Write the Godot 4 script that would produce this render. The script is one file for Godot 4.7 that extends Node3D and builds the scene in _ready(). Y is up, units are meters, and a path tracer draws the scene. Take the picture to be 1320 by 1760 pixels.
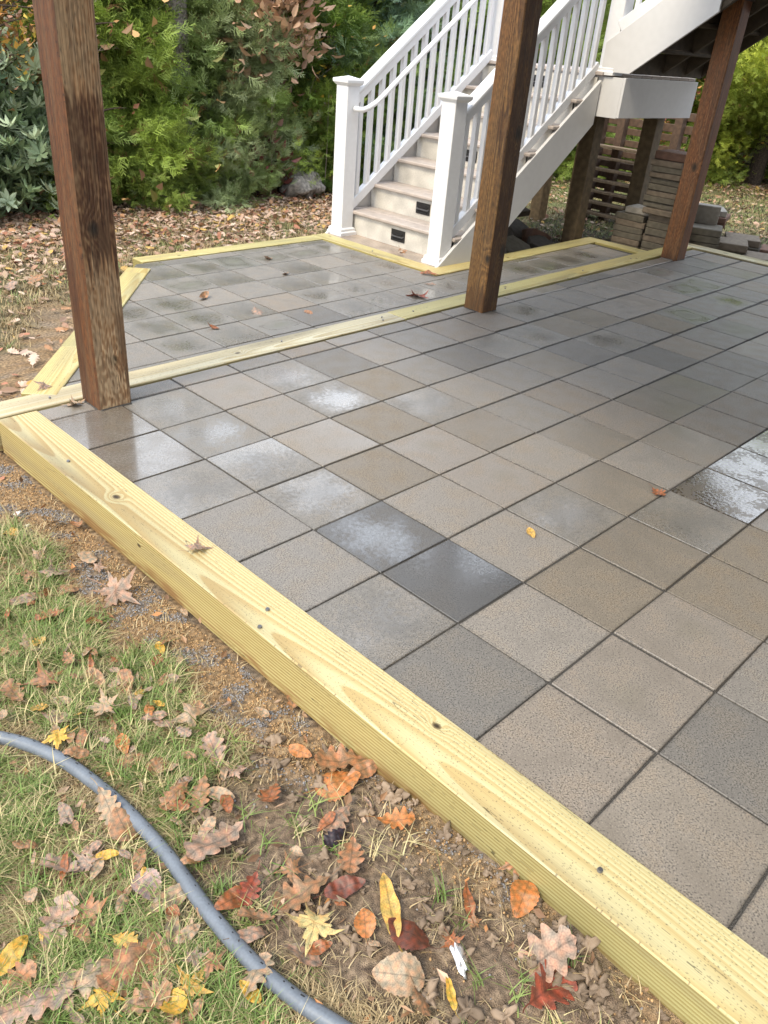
extends Node3D

const U := 0.3048                      # one paver course in metres
var rng := RandomNumberGenerator.new()
var noise := FastNoiseLite.new()
var fine := FastNoiseLite.new()
var taken := {}
var M := {}
var hose_line := PackedVector3Array()

func off_hose(x: float, z: float) -> float:
	if x < -1.2 or x > -0.4: return 1.0
	var best := 1.0
	for p in hose_line:
		best = minf(best, Vector2(p.x - x, p.z - z).length())
	return best

# ------------------------------------------------------------------ helpers
func V(x: float, y: float, z: float) -> Vector3:
	return Vector3(x, y, z) * U

func numbered(called: String) -> String:
	var n: int = taken.get(called, 0)
	taken[called] = n + 1
	return called if n == 0 else "%s_%03d" % [called, n]

func tag(o: Node, label: String, category: String, group := "") -> Node:
	o.set_meta("label", label)
	o.set_meta("category", category)
	if group != "":
		o.set_meta("group", group)
	return o

func thing(called: String, label: String, category: String, at := Vector3.ZERO, turn := 0.0, group := "") -> Node3D:
	var o := Node3D.new()
	o.name = numbered(called)
	add_child(o)
	o.position = at
	o.rotation.y = turn
	tag(o, label, category, group)
	return o

func put(called: String, mesh: Mesh, mat: Material, parent: Node = null) -> MeshInstance3D:
	var o := MeshInstance3D.new()
	o.mesh = mesh
	o.material_override = mat
	if parent == null:
		o.name = numbered(called)
		add_child(o)
	else:
		o.name = called
		parent.add_child(o, true)
	return o

func structure(o: Node) -> Node:
	o.set_meta("kind", "structure")
	return o

func begin() -> SurfaceTool:
	var st := SurfaceTool.new()
	st.begin(Mesh.PRIMITIVE_TRIANGLES)
	return st

func tri(st: SurfaceTool, a: Vector3, b: Vector3, c: Vector3, n: Vector3, ua := Vector2.ZERO, ub := Vector2.ZERO, uc := Vector2.ZERO) -> void:
	st.set_normal(n)
	if (b - a).cross(c - a).dot(n) > 0.0:
		st.set_uv(ua); st.add_vertex(a)
		st.set_uv(uc); st.add_vertex(c)
		st.set_uv(ub); st.add_vertex(b)
	else:
		st.set_uv(ua); st.add_vertex(a)
		st.set_uv(ub); st.add_vertex(b)
		st.set_uv(uc); st.add_vertex(c)

# uv of a point p on a face with normal axis ax: strips = 0 -> metres; 2/4 -> strips across the texture, u along x
func wood_uv(p: Vector3, h: Vector3, ax: int, sg: float, strips: int, tl: float, off: float) -> Vector2:
	if strips == 0:
		if ax == 0: return Vector2(p.z, -p.y) + Vector2(off, off)
		if ax == 1: return Vector2(p.x, p.z) + Vector2(off, off)
		return Vector2(p.x, -p.y) + Vector2(off, off)
	var u := (p.x + h.x) / tl + off
	var t := 0.0
	var k := 0.0
	if ax == 1:
		t = (p.z + h.z) / (2.0 * h.z)
		k = 0.0 if sg > 0 or strips == 2 else 1.0
	elif ax == 2:
		t = (p.y + h.y) / (2.0 * h.y)
		k = 1.0 if strips == 2 else (2.0 if sg > 0 else 3.0)
	else:
		t = (p.y + h.y) / (2.0 * h.y)
		u = off + 0.3 + p.z * 0.05
		k = 1.0
	return Vector2(u, (k + clampf(t, 0.02, 0.98)) / float(strips))

# a box with chamfered edges; xf places it, long axis is its local x for wood
func box(st: SurfaceTool, xf: Transform3D, size: Vector3, bev := 0.003, strips := 0, tl := 1.0, off := 0.0) -> void:
	var h := size * 0.5
	bev = minf(bev, minf(h.x, minf(h.y, h.z)) * 0.6)
	var q := h - Vector3(bev, bev, bev)
	for ax in 3:
		var a1 := (ax + 1) % 3
		var a2 := (ax + 2) % 3
		for sg in [-1.0, 1.0]:
			var n := Vector3.ZERO
			n[ax] = sg
			var c: Array[Vector3] = []
			for k in [[-1.0, -1.0], [1.0, -1.0], [1.0, 1.0], [-1.0, 1.0]]:
				var p := Vector3.ZERO
				p[ax] = h[ax] * sg
				p[a1] = q[a1] * k[0]
				p[a2] = q[a2] * k[1]
				c.append(p)
			var uv: Array[Vector2] = []
			for p in c:
				uv.append(wood_uv(p, h, ax, sg, strips, tl, off))
			var wn := (xf.basis * n).normalized()
			tri(st, xf * c[0], xf * c[1], xf * c[2], wn, uv[0], uv[1], uv[2])
			tri(st, xf * c[0], xf * c[2], xf * c[3], wn, uv[0], uv[2], uv[3])
	if bev <= 0.0:
		return
	for ax in 3:                        # edges along ax
		var a1 := (ax + 1) % 3
		var a2 := (ax + 2) % 3
		for s1 in [-1.0, 1.0]:
			for s2 in [-1.0, 1.0]:
				var n := Vector3.ZERO
				n[a1] = s1
				n[a2] = s2
				var c: Array[Vector3] = []
				for k in [[-1.0, 0], [1.0, 0], [1.0, 1], [-1.0, 1]]:
					var p := Vector3.ZERO
					p[ax] = q[ax] * k[0]
					p[a1] = (h[a1] if k[1] == 0 else q[a1]) * s1
					p[a2] = (q[a2] if k[1] == 0 else h[a2]) * s2
					c.append(p)
				var uv: Array[Vector2] = []
				for p in c:
					uv.append(wood_uv(p, h, a1 if a1 != 0 else a2, s1 if a1 != 0 else s2, strips, tl, off))
				var wn := (xf.basis * n).normalized()
				tri(st, xf * c[0], xf * c[1], xf * c[2], wn, uv[0], uv[1], uv[2])
				tri(st, xf * c[0], xf * c[2], xf * c[3], wn, uv[0], uv[2], uv[3])
	for sx in [-1.0, 1.0]:
		for sy in [-1.0, 1.0]:
			for sz in [-1.0, 1.0]:
				var s := Vector3(sx, sy, sz)
				var n := (xf.basis * s).normalized()
				var a := Vector3(h.x, q.y, q.z) * s
				var b := Vector3(q.x, h.y, q.z) * s
				var d := Vector3(q.x, q.y, h.z) * s
				var uv := wood_uv(b, h, 1, sy, strips, tl, off)
				tri(st, xf * a, xf * b, xf * d, n, uv, uv, uv)

func boxmesh(size: Vector3, bev := 0.003, strips := 0, tl := 1.0, off := 0.0) -> ArrayMesh:
	var st := begin()
	box(st, Transform3D(), size, bev, strips, tl, off)
	st.generate_tangents()
	return st.commit()

# box between two corners given in course units, relative to an origin in metres
func cornerbox(st: SurfaceTool, a: Vector3, b: Vector3, o := Vector3.ZERO, bev := 0.003) -> void:
	box(st, Transform3D(Basis(), (a + b) * 0.5 * U - o), (b - a).abs() * U, bev)

# a beam from a to b (metres), width across, height up
func beam(st: SurfaceTool, a: Vector3, b: Vector3, w: float, hgt: float, bev := 0.003, strips := 0, tl := 1.0, off := 0.0) -> void:
	var x := (b - a).normalized()
	var z := x.cross(Vector3.UP)
	if z.length() < 0.001:
		z = Vector3(0, 0, 1)
	z = z.normalized()
	var y := z.cross(x).normalized()
	box(st, Transform3D(Basis(x, y, z), (a + b) * 0.5), Vector3(a.distance_to(b), hgt, w), bev, strips, tl, off)

func tube(st: SurfaceTool, pts: PackedVector3Array, radii: PackedFloat32Array, sides := 8, vscale := 1.0) -> void:
	var rings: Array = []
	var up := Vector3(0.13, 0.9, 0.31).normalized()
	var run := 0.0
	for i in pts.size():
		var d: Vector3 = (pts[mini(i + 1, pts.size() - 1)] - pts[maxi(i - 1, 0)]).normalized()
		if absf(d.dot(up)) > 0.97:
			up = Vector3(0.9, 0.1, 0.2).normalized()
		var s := d.cross(up).normalized()
		up = s.cross(d).normalized()
		if i > 0:
			run += pts[i].distance_to(pts[i - 1])
		var ring: Array = []
		for k in sides + 1:
			var a := TAU * float(k) / float(sides)
			var n := s * cos(a) + up * sin(a)
			ring.append([pts[i] + n * radii[i], n, Vector2(run * vscale, float(k) / sides)])
		rings.append(ring)
	for i in pts.size() - 1:
		for k in sides:
			var q := [rings[i][k], rings[i + 1][k], rings[i + 1][k + 1], rings[i][k + 1]]
			for t in [[0, 1, 2], [0, 2, 3]]:
				var o: Array = [q[t[0]], q[t[1]], q[t[2]]]
				var a: Vector3 = o[0][0]
				var b: Vector3 = o[1][0]
				var c: Vector3 = o[2][0]
				var fl := (b - a).cross(c - a).dot(o[0][1]) > 0.0
				for j in ([0, 2, 1] if fl else [0, 1, 2]):
					st.set_normal(o[j][1])
					st.set_uv(o[j][2])
					st.add_vertex(o[j][0])

# prism of a convex polygon: pts lie in the plane of xf's x and y, depth along z
func slab(st: SurfaceTool, pts: PackedVector2Array, xf: Transform3D, d0: float, d1: float, bev := 0.0, uvs := 1.0, uvo := Vector2.ZERO) -> void:
	var n := pts.size()
	var cen := Vector2.ZERO
	for p in pts:
		cen += p / n
	var inn := PackedVector2Array()
	for i in n:                          # inset corners by bev
		var e1 := (pts[i] - pts[(i + n - 1) % n]).normalized()
		var e2 := (pts[(i + 1) % n] - pts[i]).normalized()
		var n1 := Vector2(-e1.y, e1.x)
		if n1.dot(cen - pts[i]) < 0: n1 = -n1
		var n2 := Vector2(-e2.y, e2.x)
		if n2.dot(cen - pts[i]) < 0: n2 = -n2
		var m := (n1 + n2)
		var k := bev * 2.0 / maxf(m.length_squared(), 0.3)
		inn.append(pts[i] + m * k * 1.0)
	var top := func(q: Vector2, z: float) -> Vector3: return xf * Vector3(q.x, q.y, z)
	var nz := (xf.basis * Vector3(0, 0, 1)).normalized()
	for side in [0, 1]:
		var z := d1 if side == 1 else d0
		var nn := nz if side == 1 else -nz
		for i in range(1, n - 1):
			tri(st, top.call(inn[0], z), top.call(inn[i], z), top.call(inn[i + 1], z), nn, inn[0] * uvs + uvo, inn[i] * uvs + uvo, inn[i + 1] * uvs + uvo)
	for i in n:
		var j := (i + 1) % n
		var e := (pts[j] - pts[i]).normalized()
		var on := Vector2(e.y, -e.x)
		if on.dot(pts[i] - cen) < 0: on = -on
		var wn := (xf.basis * Vector3(on.x, on.y, 0)).normalized()
		var a0: Vector3 = top.call(pts[i], d0 + bev)
		var b0: Vector3 = top.call(pts[j], d0 + bev)
		var a1: Vector3 = top.call(pts[i], d1 - bev)
		var b1: Vector3 = top.call(pts[j], d1 - bev)
		var ua := pts[i] * uvs + uvo
		var ub := pts[j] * uvs + uvo
		tri(st, a0, b0, b1, wn, ua, ub, ub)
		tri(st, a0, b1, a1, wn, ua, ub, ua)
		if bev > 0.0:
			for side in [0, 1]:
				var zz := d1 if side == 1 else d0
				var c: Vector3 = top.call(inn[i], zz)
				var d: Vector3 = top.call(inn[j], zz)
				var a := a1 if side == 1 else a0
				var b := b1 if side == 1 else b0
				var bn := (wn + (nz if side == 1 else -nz)).normalized()
				tri(st, a, b, d, bn, ua, ub, inn[j] * uvs + uvo)
				tri(st, a, d, c, bn, ua, inn[j] * uvs + uvo, inn[i] * uvs + uvo)

func done(st: SurfaceTool) -> ArrayMesh:
	st.generate_tangents()
	return st.commit()

func many(called: String, mesh: Mesh, mat: Material, where: Array, tints: Array, parent: Node = null) -> MultiMeshInstance3D:
	var mm := MultiMesh.new()
	mm.transform_format = MultiMesh.TRANSFORM_3D
	mm.use_colors = true
	mm.mesh = mesh
	mm.instance_count = where.size()
	for i in where.size():
		mm.set_instance_transform(i, where[i])
		mm.set_instance_color(i, tints[i])
	var o := MultiMeshInstance3D.new()
	o.multimesh = mm
	o.material_override = mat
	o.set_meta("kind", "stuff")
	if parent == null:
		o.name = numbered(called)
		add_child(o)
	else:
		o.name = called
		parent.add_child(o, true)
	return o

func rr(a: float, b: float) -> float:
	return rng.randf_range(a, b)

func lin(r: float, g: float, b: float) -> Color:
	return Color(r, g, b)

# ------------------------------------------------------------------ textures
func tex_from(bytes: PackedByteArray, w: int, h: int) -> ImageTexture:
	return ImageTexture.create_from_image(Image.create_from_data(w, h, false, Image.FORMAT_RGB8, bytes))

func grey_from(bytes: PackedByteArray, w: int, h: int) -> ImageTexture:
	return ImageTexture.create_from_image(Image.create_from_data(w, h, false, Image.FORMAT_L8, bytes))

# sawn timber: rings of a log cut lengthwise. strips 0: y-faces (z across), 1: z-faces (y across). Returns [albedo, height]
func wood_tex(sd: int, w: int, h: int, length: float, side: float, early: Color, late: Color, ring: float, pith: Vector2, strips: int, knots: Array, tint: Color, tintamt: float, wobble := 0.011) -> Array:
	noise.seed = sd
	fine.seed = sd + 9
	var out := PackedByteArray()
	out.resize(w * h * 3)
	var hh := PackedByteArray()
	hh.resize(w * h)
	var sh := h / strips
	var wob := PackedVector2Array()
	for i in w:
		var x := length * i / w
		wob.append(Vector2(noise.get_noise_2d(x * 55.0, 3.0) * wobble, noise.get_noise_2d(x * 55.0, 57.0) * wobble))
	var at := 0
	for j in h:
		var k := j / sh
		var t := (float(j % sh) + 0.5) / sh * side - side * 0.5
		var half := side * 0.5
		for i in w:
			var x := length * i / w
			var y := 0.0
			var z := 0.0
			if strips == 2:
				if k == 0: y = half; z = t
				else: y = t; z = -half
			else:
				match k:
					0: y = half; z = t
					1: y = -half; z = t
					2: y = t; z = half
					_: y = t; z = -half
			var py := y - pith.x - wob[i].x
			var pz := z - pith.y - wob[i].y
			var r := sqrt(py * py + pz * pz)
			r += noise.get_noise_3d(x * 18.0, y * 300.0, z * 300.0) * 0.0035
			var dark := 0.0
			for kn in knots:                       # [strip, x, t, radius]
				if int(kn[0]) == k:
					var dx: float = x - kn[1]
					var dt: float = t - kn[2]
					var rad: float = kn[3]
					var dd := sqrt(dx * dx * 0.45 + dt * dt) / rad
					if dd < 7.0:
						r += rad * 1.1 * exp(-dd * dd * 0.22)
						if dd < 1.15:
							dark = maxf(dark, clampf(1.25 - dd, 0.0, 1.0) * 0.9 + 0.1)
			var f := fposmod(r / (ring * (2.3 if strips == 2 and k == 1 else 1.0)), 1.0)
			var l := smoothstep(0.15, 0.86, f) * (1.0 - smoothstep(0.93, 1.0, f))
			var mu := noise.get_noise_3d(x * 14.0, y * 120.0, z * 120.0) * 0.5 + 0.5
			l *= (0.5 + 0.75 * mu) * (1.25 if strips == 2 and k == 1 else 1.0)
			var c := early.lerp(late * (Color(0.80, 0.77, 0.66) if strips == 2 and k == 1 else Color(1, 1, 1)), clampf(l, 0.0, 1.0))
			var fib := fine.get_noise_2d(x * 260.0, (t + k) * 62000.0)
			c = c.lerp(tint, clampf((noise.get_noise_3d(x * 22.0 + 40.0, y * 160.0, z * 160.0) + 0.15) * tintamt, 0.0, 1.0))
			var g := 1.0 + fib * (0.06 if k == 0 else 0.035) + minf(0.0, noise.get_noise_3d(x * 60.0 + 9.0, y * 500.0, z * 500.0 + 70.0)) * 0.16
			var speck := fine.get_noise_2d(i * 31.0 + 900.0, j * 37.0)
			if k == 0 and speck > 0.80 - 0.10 * float(i) / w:
				g *= 0.6
			if strips == 2:
				var split := absf(noise.get_noise_2d(x * 90.0 + k * 900.0, t * 2600.0 + 400.0))
				if split < 0.012 and noise.get_noise_2d(x * 160.0, t * 700.0 + k * 55.0) > 0.12:
					g *= 0.62
				if k == 1:
					c = c * Color(0.93, 0.925, 0.85)
					c = c.lerp(Color(0.55, 0.40, 0.24), clampf((smoothstep(0.25, 0.95, t / half) if false else smoothstep(0.1, 0.9, -t / half)) * (0.45 + fine.get_noise_2d(x * 900.0, t * 6000.0) * 0.8 + noise.get_noise_2d(x * 200.0, 9.0)), 0.0, 0.75))
				c = c.lerp(Color(0.58, 0.53, 0.42), clampf(noise.get_noise_3d(x * 110.0, t * 900.0, k * 70.0) * 0.7 - 0.12, 0.0, 0.35))
			if dark > 0.0:
				c = c.lerp(Color(0.20, 0.15, 0.08), clampf(dark, 0.0, 0.92))
			out[at * 3] = int(clampf(c.r * g, 0.0, 1.0) * 255.0)
			out[at * 3 + 1] = int(clampf(c.g * g, 0.0, 1.0) * 255.0)
			out[at * 3 + 2] = int(clampf(c.b * g, 0.0, 1.0) * 255.0)
			hh[at] = int(clampf(0.55 - 0.25 * l + fib * 0.25, 0.0, 1.0) * 255.0)
			at += 1
	return [out, hh, w, h]

func wood_mat(t: Array, rough: float, bump: float) -> StandardMaterial3D:
	var m := StandardMaterial3D.new()
	m.albedo_texture = tex_from(t[0], t[2], t[3])
	m.albedo_color = Color(0.89, 0.89, 0.89)
	m.roughness = rough
	m.heightmap_enabled = true
	m.heightmap_texture = grey_from(t[1], t[2], t[3])
	m.heightmap_scale = bump
	return m

# stained and weathered post: paints wet streaks and flaked finish over a wood texture (4 strips, u = height)
func weather_post(t: Array, length: float, wet: Array, flake: Array, moss: float, sd: int, grey := 0.45) -> void:
	noise.seed = sd
	fine.seed = sd + 3
	var w: int = t[2]
	var h: int = t[3]
	var out: PackedByteArray = t[0]
	var sh := h / 4
	for j in h:
		var k := j / sh
		var tt := float(j % sh) / sh
		var streak := fine.get_noise_2d(float(j) * 14.0, 11.0)
		for i in w:
			var y := length * i / w
			var at := (j * w + i) * 3
			var c := Color8(out[at], out[at + 1], out[at + 2])
			var n1 := noise.get_noise_2d(y * 700.0, tt * 240.0 + k * 300.0)
			var n2 := fine.get_noise_2d(y * 2600.0, tt * 1000.0 + k * 2000.0)
			for f in flake:                          # [strip, low, high, amount, colour]
				if int(f[0]) == k:
					var e := smoothstep(f[1] - 0.05, f[1] + 0.05, y + n1 * 0.06) * (1.0 - smoothstep(f[2] - 0.05, f[2] + 0.05, y + n1 * 0.06))
					var patch := smoothstep(-0.12, 0.18, n2 * 0.8 + n1 * 0.7 + f[3] - 0.5)
					c = c.lerp(f[4], e * patch * 0.62)
			for f in wet:                            # [strip, low, high, from, to, strength]
				if int(f[0]) == k:
					var e := smoothstep(f[1], f[1] + 0.05, y + streak * 0.10) * (1.0 - smoothstep(f[2] - 0.03, f[2] + 0.01, y + streak * 0.05 + n1 * 0.02))
					e *= smoothstep(f[3] - 0.06, f[3] + 0.06, tt + n1 * 0.07) * (1.0 - smoothstep(f[4] - 0.06, f[4] + 0.06, tt + n1 * 0.05))
					c = c.lerp(c * Color(0.47, 0.38, 0.30), e * f[5] * clampf(0.85 + n2 * 0.6 + n1 * 0.4, 0.0, 1.0))
			var crack := absf(fine.get_noise_2d(y * 90.0 + k * 37.0, tt * 700.0 + k * 999.0))
			if crack < 0.022:
				c = c * lerpf(0.45, 1.0, crack / 0.022)
			var wear := noise.get_noise_2d(y * 260.0 + 77.0, tt * 330.0 + k * 210.0)
			c = c.lerp(Color(0.45, 0.38, 0.30), clampf(wear * 0.9, 0.0, grey))
			c = c * (1.0 + n2 * 0.14)
			var g := (1.0 - smoothstep(0.0, moss, y + n1 * 0.05)) * clampf(0.6 + n1, 0.0, 1.0)
			c = c.lerp(Color(0.16, 0.15, 0.07), g * 0.85)
			out[at] = int(clampf(c.r, 0, 1) * 255.0)
			out[at + 1] = int(clampf(c.g, 0, 1) * 255.0)
			out[at + 2] = int(clampf(c.b, 0, 1) * 255.0)
	t[0] = out

# concrete paver: wet = 0 dry .. ; kind of wet shape: 0 none, 1 oval pool, 2 one side, 3 all over, 4 ring stain
func paver_mat(sd: int, tone: Color, wetkind: int, amount: float) -> StandardMaterial3D:
	var s := 224
	noise.seed = sd
	fine.seed = sd * 7 + 1
	var a := PackedByteArray()
	a.resize(s * s * 3)
	var ro := PackedByteArray()
	ro.resize(s * s)
	var he := PackedByteArray()
	he.resize(s * s)
	var co := PackedByteArray()
	co.resize(s * s)
	var r := RandomNumberGenerator.new()
	r.seed = sd
	var cx := r.randf_range(0.38, 0.62)
	var cy := r.randf_range(0.38, 0.62)
	var sx := r.randf_range(0.32, 0.44)
	var sy := r.randf_range(0.28, 0.42)
	var at := 0
	for j in s:
		for i in s:
			var x := (i + 0.5) / s
			var y := (j + 0.5) / s
			var f := fine.get_noise_2d(i * 62.0, j * 62.0)
			var f2 := fine.get_noise_2d(i * 27.0 + 500.0, j * 27.0)
			var m := noise.get_noise_2d(i * 1.1, j * 1.1)
			var m2 := noise.get_noise_2d(i * 6.0 + 90.0, j * 6.0)
			var wet := 0.0
			var dx := (x - cx) / sx
			var dy := (y - cy) / sy
			var d := sqrt(dx * dx + dy * dy) + m * 0.22 + m2 * 0.03
			match wetkind:
				1: wet = 1.0 - smoothstep(0.25, 1.6, d + m2 * 0.35)
				2: wet = smoothstep(0.1, 1.0, y + m * 0.2 + m2 * 0.2)
				3: wet = clampf(0.92 + m * 0.35, 0.0, 1.0)
				5: wet = 1.0 - 0.55 * smoothstep(0.05, 0.5, m + m2 * 0.7)
				4: wet = smoothstep(0.2, 0.85, d) * (1.0 - smoothstep(0.7, 1.7, d)) * 0.8
			var f3 := fine.get_noise_2d(i * 9.0 + 70.0, j * 9.0)
			if wetkind != 5:
				wet *= amount * clampf(0.62 + 0.42 * smoothstep(-0.45, 0.3, f2 + f3 * 0.5), 0.0, 1.05)
			var edge := minf(minf(x, 1.0 - x), minf(y, 1.0 - y))
			var g := 1.0 + f * 0.10 + f2 * 0.055 + m * 0.07 + m2 * 0.025
			var pit := 0.0
			if f2 < -0.50 + m * 0.25:
				pit = 1.0
				g *= 0.6
			elif f2 > 0.66:
				g *= 1.14
			var c := tone * g
			c = c.lerp(Color(tone.r * 1.04, tone.g * 0.99, tone.b * 0.92), clampf(m2 * 0.2 + m * 0.45, 0.0, 0.3))
			c = c * (1.0 - 0.14 * wet)
			if wetkind == 4:
				c = c.lerp(Color(0.66, 0.66, 0.64), wet * 0.35)
				c = c.lerp(Color(0.38, 0.38, 0.29), (1.0 - smoothstep(0.0, 0.75, d)) * 0.5 * amount)
			c = c * (0.86 + 0.14 * smoothstep(0.0, 0.035, edge + m2 * 0.01))
			a[at * 3] = int(clampf(c.r, 0, 1) * 255.0)
			a[at * 3 + 1] = int(clampf(c.g, 0, 1) * 255.0)
			a[at * 3 + 2] = int(clampf(c.b, 0, 1) * 255.0)
			var rough := lerpf(0.54 + m * 0.12 + f * 0.05, 0.14 if wetkind < 5 else 0.11, clampf(wet, 0.0, 1.0))
			co[at] = int(clampf(wet * 1.1, 0.0, 1.0) * 255.0)
			ro[at] = int(clampf(rough, 0.06, 1.0) * 255.0)
			var hgt := 0.5 + f * 0.20 - pit * 0.3
			var wh := 0.5 + m2 * 0.06 + f * 0.05
			if wetkind == 5:
				wh = 0.5 + f2 * 0.12 + fine.get_noise_2d(i * 7.0, j * 7.0 + 300.0) * 0.32
			he[at] = int(clampf(lerpf(hgt, wh, wet * 0.9), 0, 1) * 255.0)
			at += 1
	var mt := StandardMaterial3D.new()
	mt.albedo_texture = tex_from(a, s, s)
	mt.albedo_color = Color(0.93, 0.93, 0.93)
	mt.metallic_specular = 0.5 if wetkind == 0 else 0.9
	mt.roughness = 1.0
	mt.roughness_texture = grey_from(ro, s, s)
	mt.heightmap_enabled = true
	mt.heightmap_texture = grey_from(he, s, s)
	mt.heightmap_scale = 0.05 if wetkind != 5 else 0.10
	if wetkind in [1, 2, 3, 5]:           # the film of water itself
		mt.clearcoat_enabled = true
		mt.clearcoat = 1.0
		mt.clearcoat_roughness = 0.1
		mt.clearcoat_texture = grey_from(co, s, s)
	return mt

func leaf_tex(polar: bool, sd: int) -> ImageTexture:
	var s := 128
	noise.seed = sd
	fine.seed = sd + 1
	var a := PackedByteArray()
	a.resize(s * s * 3)
	for j in s:
		for i in s:
			var x := (i + 0.5) / s
			var y := (j + 0.5) / s - 0.5
			var v := 0.0
			if polar:
				var q := Vector2(x - 0.5, y)
				var an := q.angle()
				var rad := q.length()
				for k in 5:
					var da := absf(wrapf(an - (k - 2) * 0.75, -PI, PI)) * rad
					v = maxf(v, 1.0 - smoothstep(0.004, 0.014, da))
			else:
				v = 1.0 - smoothstep(0.006, 0.018, absf(y))
				var ph := fposmod(x * 7.0 - absf(y) * 6.0, 1.0)
				v = maxf(v, 0.6 * (1.0 - smoothstep(0.02, 0.09, minf(ph, 1.0 - ph))))
			var n := noise.get_noise_2d(i * 5.0, j * 5.0)
			var f := fine.get_noise_2d(i * 25.0, j * 25.0)
			var g := 0.80 + n * 0.16 + f * 0.10 - v * 0.15
			var at := (j * s + i) * 3
			a[at] = int(clampf(g, 0, 1) * 255.0)
			a[at + 1] = int(clampf(g * (0.98 - n * 0.10), 0, 1) * 255.0)
			a[at + 2] = int(clampf(g * (0.95 - n * 0.14), 0, 1) * 255.0)
	return tex_from(a, s, s)

# a tone texture that tiles loosely, for triplanar use
func tone_tex(sd: int, s: int, f1: float, f2: float, a1: float, a2: float, mid: float) -> ImageTexture:
	noise.seed = sd
	fine.seed = sd + 4
	var a := PackedByteArray()
	a.resize(s * s)
	for j in s:
		for i in s:
			# blend of two wraps so that the edges meet
			var wx := absf(2.0 * i / s - 1.0)
			var wy := absf(2.0 * j / s - 1.0)
			var v := noise.get_noise_2d(i * f1, j * f1) * a1 + fine.get_noise_2d(i * f2, j * f2) * a2
			var v2 := noise.get_noise_2d((i - s) * f1, j * f1) * a1 + fine.get_noise_2d((i - s) * f2, j * f2) * a2
			var sx := smoothstep(0.85, 1.0, 1.0 * i / s) 
			v = lerpf(v, v2, sx)
			var v3 := noise.get_noise_2d(i * f1, (j - s) * f1) * a1 + fine.get_noise_2d(i * f2, (j - s) * f2) * a2
			v = lerpf(v, v3, smoothstep(0.85, 1.0, 1.0 * j / s))
			a[j * s + i] = int(clampf(mid + v, 0, 1) * 255.0)
	return grey_from(a, s, s)

func plain(col: Color, rough: float, spec := 0.5) -> StandardMaterial3D:
	var m := StandardMaterial3D.new()
	m.albedo_color = col.linear_to_srgb()
	m.roughness = rough
	m.metallic_specular = spec
	return m

func toned(col: Color, rough: float, t: Texture2D, scale: float, bump := 0.0) -> StandardMaterial3D:
	var m := plain(col, rough)
	m.albedo_texture = t
	m.uv1_triplanar = true
	m.uv1_world_triplanar = true
	m.uv1_scale = Vector3(scale, scale, scale)
	if bump > 0.0:
		m.heightmap_enabled = true
		m.heightmap_texture = t
		m.heightmap_scale = bump
	return m

func tinted(rough: float, through := 0.0) -> StandardMaterial3D:
	var m := plain(Color(1, 1, 1), rough)
	m.vertex_color_use_as_albedo = true
	if through > 0.0:
		m.backlight_enabled = true
		m.backlight = Color(through, through, through)
	m.cull_mode = BaseMaterial3D.CULL_DISABLED
	return m

# ------------------------------------------------------------------ the ground
func edge_distance(x: float, z: float) -> float:       # in courses: outside of the timbers, negative inside
	var d1 := -0.5 - x
	var dn := Vector2(-0.7503, -0.6611)                  # outward of the diagonal timber
	var d2 := (Vector2(x, z) - Vector2(-0.02, -0.87)).dot(dn)
	var d3 := -6.55 - z
	return maxf(maxf(d1, d2), d3)

func ground(x: float, z: float) -> float:              # metres in, metres out
	var cx := x / U
	var cz := z / U
	var d := edge_distance(cx, cz)
	var y := -0.145 + smoothstep(5.5, 8.0, cz) * 0.055
	y -= smoothstep(0.5, 3.0, d) * 0.012
	if d < 0.0 and cx < 19.6:
		y = lerpf(y, -0.16, smoothstep(0.0, -0.5, d))
	if cx > 17.3 and cx > 0:
		y = lerpf(y, -0.10, smoothstep(17.0, 18.0, cx))
	y += hills.get_noise_2d(x * 0.7, z * 0.7) * 0.010
	y += hills.get_noise_2d(x * 5.0 + 30.0, z * 5.0) * 0.006
	var back := maxf(-cz - 13.6 - 0.0 * cx, (cx - 39.0))
	if back > 0.0:
		y += back * U * 0.10 * smoothstep(0.0, 8.0, back)
	if d > 0.0 and cx < 0.5 and cz > -3.0:
		var soil := soil_amount(cx, cz)
		var c := clods.get_noise_2d(x * 26.0, z * 26.0)
		y += soil * (maxf(0.0, c) * 0.020 + clods.get_noise_2d(x * 90.0, z * 90.0) * 0.006)
		y += (1.0 - soil) * clods.get_noise_2d(x * 60.0, z * 60.0) * 0.0035
	return y

var hills := FastNoiseLite.new()
var clods := FastNoiseLite.new()
var zones := FastNoiseLite.new()

func soil_amount(cx: float, cz: float) -> float:
	if cx > -0.4:
		return 0.0
	var d := -0.5 - cx
	var n := zones.get_noise_2d(cx * 0.55, cz * 0.55)
	return smoothstep(5.4, 6.3, cz + n * 0.7) * (1.0 - smoothstep(1.15, 1.95, d + n * 0.8)) 

func sand_amount(cx: float, cz: float) -> float:
	var d := edge_distance(cx, cz)
	if d < -0.05:
		return 0.0
	var n := zones.get_noise_2d(cx * 0.8 + 40.0, cz * 0.8)
	var wide := 0.72
	if cz < 1.2: wide = 1.15
	if cz < -0.8: wide = 1.25
	if cz < -5.2 and cx > 3.5: wide = 0.15
	if cz > 6.0: wide = lerpf(0.72, 0.16, smoothstep(6.0, 6.7, cz))
	return 1.0 - smoothstep(wide - 0.22, wide + 0.22, d + n * 0.45)

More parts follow.
